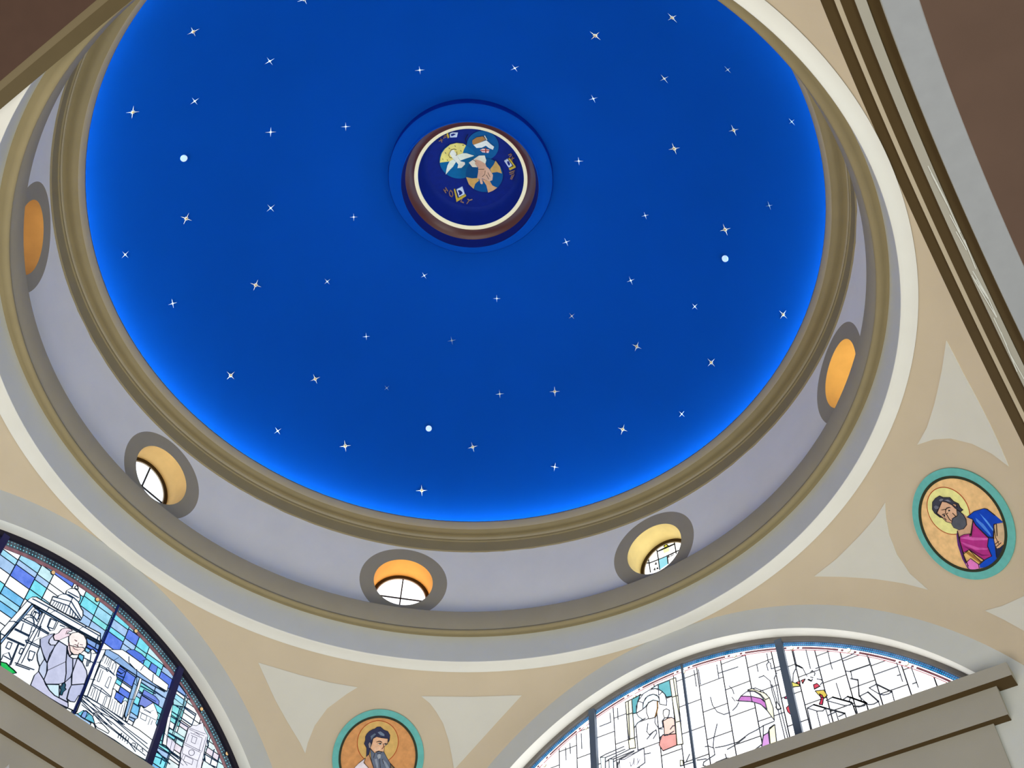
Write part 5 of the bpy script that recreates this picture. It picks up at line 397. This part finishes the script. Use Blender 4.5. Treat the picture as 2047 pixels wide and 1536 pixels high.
def lunette(name, pl, R0, cols, rads, fm, lab, k, bosses, boss_col, pieces, lines, lead_m, leadw, grid, colfn, mull, beads, strip):
    lo = -.602 if name == 'window_1' else -.572
    th = math.asin((lo-HA)/R0)
    root = structure(band(name, pl, 0, HA, rads[0], R0, -.004, .010, fm, a0=th, a1=PI-th, n=120), lab)
    # border bands of the glazing
    band('border_glass', pl, 0, HA, rads[1], rads[0], -.004, .0002, glass(cols[0], .6 if name == 'window_1' else .85, .3), root, th, PI-th, 120)
    V, F = [], []
    nb = beads
    for i in range(nb):
        t = th+(PI-2*th)*(i+.5)/nb
        for rr, sz, hh in ((rads[1]+(rads[0]-rads[1])*.34, .0019, 0), (rads[1]+(rads[0]-rads[1])*.82, .0011, 0)):
            b0 = len(V); cx, cy = rr*math.cos(t), HA+rr*math.sin(t)
            V.append(pl.at(cx, cy, .0022))
            for q in range(6): V.append(pl.at(cx+sz*math.cos(q*PI/3), cy+sz*math.sin(q*PI/3), .0004))
            for q in range(6): F.append((b0, b0+1+q, b0+1+(q+1) % 6))
    bo = obj('bead_row', V, F, glass(cols[1], 1.0, .1), root); bo['kind'] = 'stuff'
    if strip == 'pink':
        band('pink_border', pl, 0, HA, rads[2], rads[1], -.004, .0002, glass(cols[2], .55, .2), root, th, PI-th, 120)
    else:
        band('white_border', pl, 0, HA, rads[2], rads[1], -.004, .0001, glass((255, 255, 255), k, .02), root, th, PI-th, 120)
        band('red_border', pl, 0, HA, rads[2]-.0007, rads[2]+.0007, -.003, .0006, glass((225, 120, 130), .8, .1), root, th, PI-th, 120)
        bt = sorted(math.atan2(b[1]-HA, b[0]) for b in bosses); bt = [bt[0]-.165] + bt + [bt[-1]+.165]
        mid = rads[2]+(rads[1]-rads[2])*.5
        for i in range(len(bt)-1):
            g0, g1 = bt[i], bt[i+1]
            for u0, u1 in ((.09, .135), (.18, .82), (.865, .91)):
                a0, a1 = g0+(g1-g0)*u0, g0+(g1-g0)*u1
                band('red_dash', pl, 0, HA, mid-.0028, mid+.0028, -.003, .0007, glass(cols[2], .6, .25), root, a0, a1, 14)
    for bx, by in bosses:
        bb = slab('boss_ring', pl, circle(bx, by, .0062 if strip == 'pink' else .0055, 18), 0, .003, lead_m if strip == 'pink' else mat('boss_edge', (150, 140, 110)), root)
        slab('boss_glass', pl, circle(bx, by, .0046, 16), .003, .0045, glass(boss_col, .95 if strip == 'pink' else k, .1), bb)
    # leaded background panes
    us, ws = grid; cames = []
    g = leadw*.4
    for i in range(len(us)-1):
        off = 0
        for j in range(len(ws[i % len(ws)])-1):
            wr = ws[i % len(ws)]
            poly = [(us[i]+g, wr[j]+g), (us[i+1]-g, wr[j]+g), (us[i+1]-g, wr[j+1]-g), (us[i]+g, wr[j+1]-g)]
            poly = clip_disc(poly, 0, HA, rads[2]-.0008, 160); poly = clip_half(poly, 0, 1, lo) if len(poly) > 2 else poly
            if len(poly) > 2 and abs(area2(poly)) > 4e-5:
                slab('glass_pane', pl, poly, -.003, -.0008, glass(colfn(i, j), k, .02 if min(colfn(i, j)) > 240 else .16), root)
                cames.append((leadw*(.42 if name == 'window_1' else .22), poly+[poly[0]]))
    ribbons('pane_leads', pl, cames, -.003, -.0007, lead_m if name == 'window_1' else M_leadL, root)
    # dark came sheet behind the joints
    V = [pl.at(0, HA+.35, -.0028)]; n = 96
    for i in range(n+1):
        t = th+(PI-2*th)*i/n; V.append(pl.at(rads[1]*math.cos(t), HA+rads[1]*math.sin(t), -.0028))
    F = [(0, i+1, i+2) for i in range(n)] + [(0, n+1, 1)]
    obj('lead_came', V, F, lead_m, root)
    # drawn pieces of coloured glass with their leads
    LN = {}
    lay = 0
    for nm, colr, pts, ex in pieces:
        p = clip_half([tuple(q) for q in pts], 0, 1, lo)
        p = clip_disc(p, 0, HA, rads[2]-.0006, 160) if len(p) > 2 and max(math.hypot(q[0], q[1]-HA) for q in p) > rads[2]-.0006 else p
        if len(p) < 3: continue
        lay += 1; h = -.0006 + lay*.00005
        slab(nm, pl, p, -.0009, h, glass(colr, round(min(k, 1.0)+max(0, k-1.0)*max(0, min(1, (min(colr)-150)/100))**1.5, 2), .10 if min(colr) < 246 else .02), root)
        LN.setdefault('o', []).append((leadw*.55, p+[p[0]]))
    top = -.0006 + lay*.00005
    ribbons('piece_leads', pl, LN['o'], -.0009, top+.0004, lead_m, root)
    bycol = {}
    for wd, c_, pts in lines:
        q = [tuple(t) for t in pts if math.hypot(t[0], t[1]-HA) < rads[2]+.002 and t[1] > lo-.06]
        if len(q) > 1: bycol.setdefault(tuple(c_), []).append((leadw*wd*1.1, q))
    for c_, ls in bycol.items(): ribbons('lead_lines', pl, ls, -.0009, top+.0006, paint(c_, .6, 0), root)
    for u, wd, dp, mm in mull:
        hh = math.sqrt(rads[0]**2-u*u)+HA
        box('mullion', pl, u-wd/2, u+wd/2, lo, hh+.004, -.004, dp, mm, root)
    return root
rowA = []
rng = random.Random(3)
usA = [-.62]; 
while usA[-1] < .86: usA.append(usA[-1] + rng.choice([.038, .046, .058]))
def wrow(seed):
    r = random.Random(seed); b = [-.78]
    while b[-1] < -.15: b.append(b[-1] + r.choice([.017, .022, .030]))
    return b
base_w = wrow(11)
WA = [base_w, base_w, [v+.004*math.sin(7*v*9) for v in base_w]]
PAL = [(120, 232, 250), (168, 205, 245), (85, 125, 238), (248, 253, 255), (140, 238, 242), (160, 225, 250), (205, 245, 252), (110, 195, 245)]
PALR = [(235, 252, 255), (225, 250, 252), (248, 253, 255), (205, 245, 250), (245, 235, 248)]
def colA(i, j):
    r = random.Random(i*131+j*17+5)
    return r.choice(PALR) if usA[i] > .315 else r.choices(PAL, weights=[3, 2.4, 2, 2.4, 2, 2, 1.2, 1.2])[0]
M_mullA = mat('navy_mullion', (44, 42, 84), .5)
M_mullA2 = mat('blue_bar', (24, 42, 110), .5)
lunette('window_1', GA, .880, [(14, 66, 92), (130, 225, 245), (186, 120, 130)], (.8655, .8480, .8400), M_frame, 'blue stained glass lunette on the left with waving cleric and church towers', 1.12,
        D_bosA, (250, 205, 140), D_A, D_LA, M_lead, .0022, (usA, WA), colA, [(.3035, .0175, .012, M_mullA), (-.2775, .0175, .012, M_mullA), (.0685, .0052, .004, M_mullA2)], 210, 'pink')
usB = [-.86, -.70, -.52, -.45, -.3862, -.33, -.276, -.21, -.145, -.08, -.02, .05, .12, .19, .26, .3138, .37, .43, .492, .56, .62, .68, .76, .86]
WB = [[-.78, -.62, -.54, -.46, -.38, -.30, -.22, -.14], [-.78, -.66, -.58, -.49, -.42, -.34, -.26, -.14]]
M_mullB = mat('slate_mullion', (92, 104, 120), .45)
lunette('window_2', GB, .8905, [(0, 98, 178), (30, 190, 245), (176, 92, 100)], (.8775, .8660, .8555), M_frameB, 'white stained glass lunette on the right with seated robed figure and books', 2.8,
        D_bosB, (252, 250, 235), D_B, D_LB, M_leadB, .0036, (usB, WB), lambda i, j: (255, 255, 255), [(.2868, .0185, .012, M_mullB), (-.2722, .0185, .012, M_mullB), (.0098, .0068, .005, M_mullB)], 330, 'red')
# ------------------------------------------------------------------ ledges (entablatures) under the two lunettes
def entab(name, pl, x0, x1, zt, zb, zm, lab):
    o = structure(box(name, pl, x0, x1, zb, zt, -.02, .040, M_cornice), lab)
    d = .039
    box('brown_soffit', pl, x0+.0006, x1-.0006, zb-.0016, zb, -.02, .0393, M_brown, o)
    box('brown_soffit', pl, x0+d+.0006, x1-d-.0006, zm-.0016, zm, -.02, .0214, M_brown, o)
    box('frieze_board', pl, x0+d, x1-d, zm, zb, -.02, .022, M_cornice, o)
    box('lower_board', pl, x0+d*1.9, x1-d*1.9, FLOOR, zm-.0, -.02, .009, M_cornice, o)
    return o
entab('trim_3', PB, -.784, .784, -.5475, -.5795, -.650, 'stepped plaster cornice below the white lunette')
entab('trim_4', PA, -.784, .784, -.576, -.609, -.683, 'stepped plaster cornice below the blue lunette')
# ------------------------------------------------------------------ near arches with striped soffits, and their vaults
def arch(name, axis, bounds, mats, lab, vault_end, vm):
    """bounds: (distance, radius) along the arch's depth; mats per strip"""
    if axis == 'C': N = Vector((math.cos(ANG_C), math.sin(ANG_C), 0)); T = Vector((-math.sin(ANG_C), math.cos(ANG_C), 0))
    else: N = Vector((0, -1, 0)); T = Vector((1, 0, 0))
    path = [(math.cos(PI-PI*i/96), None, math.sin(PI-PI*i/96)) for i in range(97)]
    def row(n_, r):
        out = []
        for q in path:
            if len(q) == 2: out.append(P3(N*n_ + T*(q[0]*r) + Vector((0, 0, FLOOR))))
            else: out.append(P3(N*n_ + T*(q[0]*r) + Vector((0, 0, HA + r*q[2]))))
        return out
    def strip(nm, a, b, m, par, thick=None):
        A_, B_ = row(*a), row(*b); n = len(A_)
        return obj(nm, A_+B_, [(i, i+1, n+i+1, n+i) for i in range(n-1)], m, par, True)
    root = None
    for i, (nm, a, b, m) in enumerate(mats):
        o = strip(nm if root else name, a, b, m, root)
        if root is None: root = structure(o, lab)
    strip('vault', bounds, (vault_end, bounds[1]), vm, root)
    return root
r0 = RAR
right_arch = arch('ceiling_arch', 'C', (1.1795, .938), [
    ('arch_edge', (N_C, r0+.02), (N_C, r0), M_fillet), ('brown_band', (N_C, r0), (1.0575, r0), M_brown), ('step_face', (1.0575, r0), (1.0575, r0-.004), M_fillet),
    ('fillet', (1.0575, r0-.004), (1.0655, r0-.004), M_fillet), ('brown_band', (1.0655, r0-.004), (1.0865, r0-.005), M_brown), ('step_face', (1.0865, r0-.005), (1.0865, r0-.010), M_cornice),
    ('grey_band', (1.0865, r0-.010), (1.1035, r0-.010), M_cornice), ('brown_band', (1.1035, r0-.006), (1.1235, r0-.006), M_brown), ('step_face', (1.1235, r0-.006), (1.1235, r0-.020), M_grey),
    ('pale_band', (1.1235, r0-.020), (1.1795, r0-.020), mat('pale_band', (160, 162, 165), .8, var=.03)), ('step_face', (1.1795, r0-.020), (1.1795, r0-.0215), M_grey)],
    'striped arch on the right with brown and pale soffit bands', 2.6, M_mauve)
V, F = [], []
for a, b in D_STREAK:
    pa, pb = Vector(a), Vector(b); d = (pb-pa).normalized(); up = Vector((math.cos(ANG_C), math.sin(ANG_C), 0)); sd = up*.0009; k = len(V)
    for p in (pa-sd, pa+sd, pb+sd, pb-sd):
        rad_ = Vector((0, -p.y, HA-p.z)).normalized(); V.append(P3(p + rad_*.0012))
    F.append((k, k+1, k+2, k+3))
obj('light_streaks', V, F, mat('light_streak', (214, 214, 206), .6), right_arch)['kind'] = 'stuff'  # reflected light on the grey band, drawn as thin pale strips
M_brownD = mat('olive_brown_soffit', (92, 80, 54), .6, var=.05, scale=3)
arch('ceiling_arch.001', 'D', (1.0165, .952), [
    ('arch_edge', (N_D, r0+.02), (N_D, r0), M_brownD), ('brown_band', (N_D, r0), (.9925, r0), M_brownD), ('step_face', (.9925, r0), (.9925, r0-.0015), M_tan),
    ('brown_band', (.9925, r0-.0015), (1.0045, r0-.0015), M_brownD), ('step_face', (1.0045, r0-.0015), (1.0045, r0-.004), M_tan), ('tan_band', (1.0045, r0-.004), (1.0165, r0-.004), mat('olive_band', (118, 106, 80), .7))],
    'dark arch at upper left with brown soffit bands', 2.6, mat('umber_vault', (82, 62, 52), .8, var=.04))
# ------------------------------------------------------------------ floor
structure(obj('floor', [P3((-3, -3.2, FLOOR)), P3((3, -3.2, FLOOR)), P3((3, 1.2, FLOOR)), P3((-3, 1.2, FLOOR))], [(0, 1, 2, 3)], M_floor), 'pale stone floor of the crossing')
# ------------------------------------------------------------------ saints in roundels
def saint(az, art, ink, halo, label, ground, halo_col):
    el = math.radians(32.75); a = math.radians(az)
    n = Vector((math.cos(a)*math.cos(el), math.sin(a)*math.cos(el), math.sin(el))); c = Vector((0, 0, HA)) + n*(math.sqrt(RS*RS-.1262**2)-.0030)
    e1 = Vector((-math.sin(a), math.cos(a), 0)); e2 = n.cross(e1)
    pl = Plane(c, e1, e2, -n)
    root = empty('saint_roundel', P3(c)); tag(root, label, 'painting', 'saint roundels on the pendentives')
    def par(o):
        o.parent = root; o.matrix_parent_inverse = Matrix.Translation(P3(c)).inverted(); return o
    par(band('teal_border', pl, 0, 0, .1085, .1262, -.0012, .0020, paint((94, 166, 160), .7, .08), n=72))
    par(band('dark_rim', pl, 0, 0, .1030, .1090, -.001, .0028, paint((44, 50, 36), .6, .1), n=72))
    par(slab('painted_ground', pl, circle(0, 0, .1040, 72), -.001, .0008, paint(ground, .7, .12)))
    hx, hy, hr = halo
    inside = lambda p: clip_disc(p, 0, 0, .1032, 72)
    par(slab('halo', pl, inside(circle(hx, hy, hr, 56)), 0, .0011, paint(halo_col, .6, .1)))
    ring = circle(hx, hy, hr, 56); ring = [q for q in ring + [ring[0]] if math.hypot(*q) < .1035]
    par(ribbons('halo_ring', pl, [(.0016, [ring[i], ring[i+1]]) for i in range(len(ring)-1) if math.dist(ring[i], ring[i+1]) < .02], .0005, .0014, paint((160, 52, 16), .6, .05), stuff=False))
    h = .0014
    for nm, col_, pts, ex in art:
        p = inside([tuple(q) for q in pts])
        if len(p) < 3: continue
        h += .00006; par(slab(nm, pl, p, .0006, h, paint(col_, .7, .12)))
    lines = []
    for wd, c_, pts in ink:
        q = [tuple(t) for t in pts if math.hypot(*t) < .103]
        if len(q) > 1: lines.append((.0013*wd, q))
    par(ribbons('painted_lines', pl, lines, .0006, h+.0002, paint((40, 28, 26), .7, 0)))
    # dark outlines of the large shapes
    ol = []
    for nm, col_, pts, ex in art:
        if nm in ('mantle', 'tunic', 'hair', 'beard', 'face', 'robe', 'sleeve', 'book_cover'):
            q = [tuple(t) for t in pts]; ol += [(.0009, [q[i-1], q[i]]) for i in range(len(q)) if math.hypot(*q[i]) < .102 and math.hypot(*q[i-1]) < .102]
    par(ribbons('outlines', pl, ol, .0006, h+.0001, paint((42, 34, 40), .7, 0)))
    return root
saint(45.47, D_SA, D_IA, D_halo[0], 'round icon of dark bearded saint in blue mantle and magenta tunic, teal border', (222, 180, 126), (248, 216, 142))
saint(134.51, D_SB, D_IB, D_halo[1], 'round icon of grey long-bearded saint in white robe on orange ground, teal border', (194, 138, 86), (196, 160, 94))
# ------------------------------------------------------------------ medallion in the oculus
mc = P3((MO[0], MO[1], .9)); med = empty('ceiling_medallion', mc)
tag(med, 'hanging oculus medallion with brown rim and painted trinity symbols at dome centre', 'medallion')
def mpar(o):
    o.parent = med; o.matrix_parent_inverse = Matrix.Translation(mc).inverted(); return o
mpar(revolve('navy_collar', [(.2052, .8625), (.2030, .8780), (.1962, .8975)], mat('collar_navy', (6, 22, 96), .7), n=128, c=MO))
tor = [(.1965, .8970), (.1940, .8985), (.1890, .9010), (.1820, .9050), (.1750, .9110), (.1710, .9145)]
mpar(revolve('brown_rim', tor, mat('oxblood_rim', (76, 22, 11), .35, spec=.5), n=128, c=MO))
mpar(revolve('cream_band', [(.1712, .9142), (.1690, .9140), (.1610, .9175), (.1600, .9200)], mat('cream_band', (250, 228, 186), .5), n=128, c=MO))
mpar(revolve('cupola', [(.1600, .919), (.1596, .930), (.1585, .945), (.1560, .965), (.1515, .984), (.146, .996), (.138, 1.0004)], mat('night_blue', (8, 30, 112), .7, var=.08, scale=4), n=128, c=MO))
PM = Plane((MO[0], MO[1], 1.0), (1, 0, 0), (0, 1, 0), (0, 0, -1))
mpar(slab('cupola_top', PM, circle(0, 0, .140, 72), -.004, -.0004, paint((8, 30, 112), .7, .08)))
for nm, col_ in (('lamb', (2, 82, 140)), ('dove', (2, 92, 146)), ('hand', (2, 74, 132))):
    x, y, r = D_MC[nm]
    mpar(slab(nm + '_roundel', PM, circle(x, y, r, 48), -.0004, {'lamb': .0012, 'dove': .0017, 'hand': .0022}[nm], paint(col_, .6, .08)))
h = .0026
for nm, col_, pts, ex in D_MA:
    h += .00006; mpar(slab(nm, PM, [tuple(q) for q in pts], -.0004, h, paint(col_, .6, .08)))
bycol = {}
for wd, c_, pts in D_ML: bycol.setdefault((tuple(c_), wd), []).append((.00125*wd, [tuple(q) for q in pts]))
for (c_, wd), ls in bycol.items(): mpar(ribbons('lettering' if wd > 1 else 'drawn_lines', PM, ls, -.0004, h+.0003, paint(c_, .6, 0)))
# ------------------------------------------------------------------ stars and discs on the dome
def star_mesh(name, long_, short_, thick):
    V = [(0, 0, thick), (0, 0, 0)]; F = []
    for i in range(16):
        a = PI*i/8; r = (long_ if i % 4 == 0 else short_ if i % 2 == 0 else short_*(.62 if short_ < .03 else .5))
        V.append((r*math.cos(a), r*math.sin(a), thick*.18))
    for i in range(16): F.append((0, 2+i, 2+(i+1) % 16)); F.append((1, 2+(i+1) % 16, 2+i))
    me = bpy.data.meshes.new(name); me.from_pydata(V, [], F); return me
TONE = {'g': (255, 240, 212), 'w': (255, 255, 255), 'd': (214, 206, 196), 'f': (150, 158, 172)}
big = {t: star_mesh('star', .0178*S, .0070*S, .0015*S) for t in TONE}; small = {t: star_mesh('star', .0140*S, .0036*S, .0012*S) for t in TONE}
for t in TONE:
    mt = mat('star_metal', TONE[t], .55); big[t].materials.append(mt); small[t].materials.append(mt)
hub = star_mesh('star_centre', .0040*S, .0038*S, .0012*S); hub.materials.append(mat('star_gold', (214, 160, 96), .5))
cz = Vector((0, 0, zc))
for loc, rot, hpx, tone, lab in D_stars:
    v = Vector(loc); n = (v-cz).normalized(); e1 = Vector((-n.y, n.x, 0)).normalized(); e2 = n.cross(e1)
    o = bpy.data.objects.new('star', (big if hpx >= 9.5 else small)[tone]); COL.objects.link(o)
    x = e1*math.cos(rot)+e2*math.sin(rot); z = -n; y = z.cross(x)
    k = hpx/10.2 if hpx >= 9.5 else hpx/7.7
    m3 = Matrix((x, y, z)).transposed().to_4x4()
    o.matrix_world = Matrix.Translation(P3(v - n*.0006)) @ m3 @ Matrix.Scale(k, 4)
    tag(o, lab, 'star', 'stars on the blue dome')
    if hpx >= 9.5:
        c = bpy.data.objects.new('star_centre', hub); COL.objects.link(c); c.parent = o; c.location = (0, 0, .0008*S)
DL = ['small round white disc, leftmost of the three on the blue dome', 'small round white disc, rightmost of the three on the blue dome', 'small round white disc, lowest of the three on the blue dome']
md = mat('white_disc', (214, 224, 240), .5)
for loc, lab in zip(D_discs, DL):
    v = Vector(loc); n = (v-cz).normalized(); e1 = Vector((-n.y, n.x, 0)).normalized(); e2 = n.cross(e1)
    pl = Plane(v, e1, e2, -n)
    o = slab('ceiling_disc', pl, circle(0, 0, .0098, 28), -.002, .003, md)
    tag(o, lab, 'disc', 'white discs on the dome')
# ------------------------------------------------------------------ finial seen at the lower left edge
bm = bmesh.new()
tip = P3((-.955, -.0885, -.7770))
pf = [(0, 0), (.022, -.05), (.05, -.12), (.075, -.17), (.06, -.19), (.03, -.21), (.03, -.30), (.05, -.33), (.0, -.33)]
V, F = [], []
for i in range(20):
    a = 2*PI*i/20
    for r, z in pf: V.append(tip + Vector((r*math.cos(a), r*math.sin(a), z)))
L = len(pf)
for i in range(20):
    j = (i+1) % 20
    for q in range(L-1): F.append((i*L+q, j*L+q, j*L+q+1, i*L+q+1))
fin = obj('finial', V, F, M_white, smooth=True)
tag(fin, 'white pointed finial tip in front of the left wall, lower left corner', 'finial')
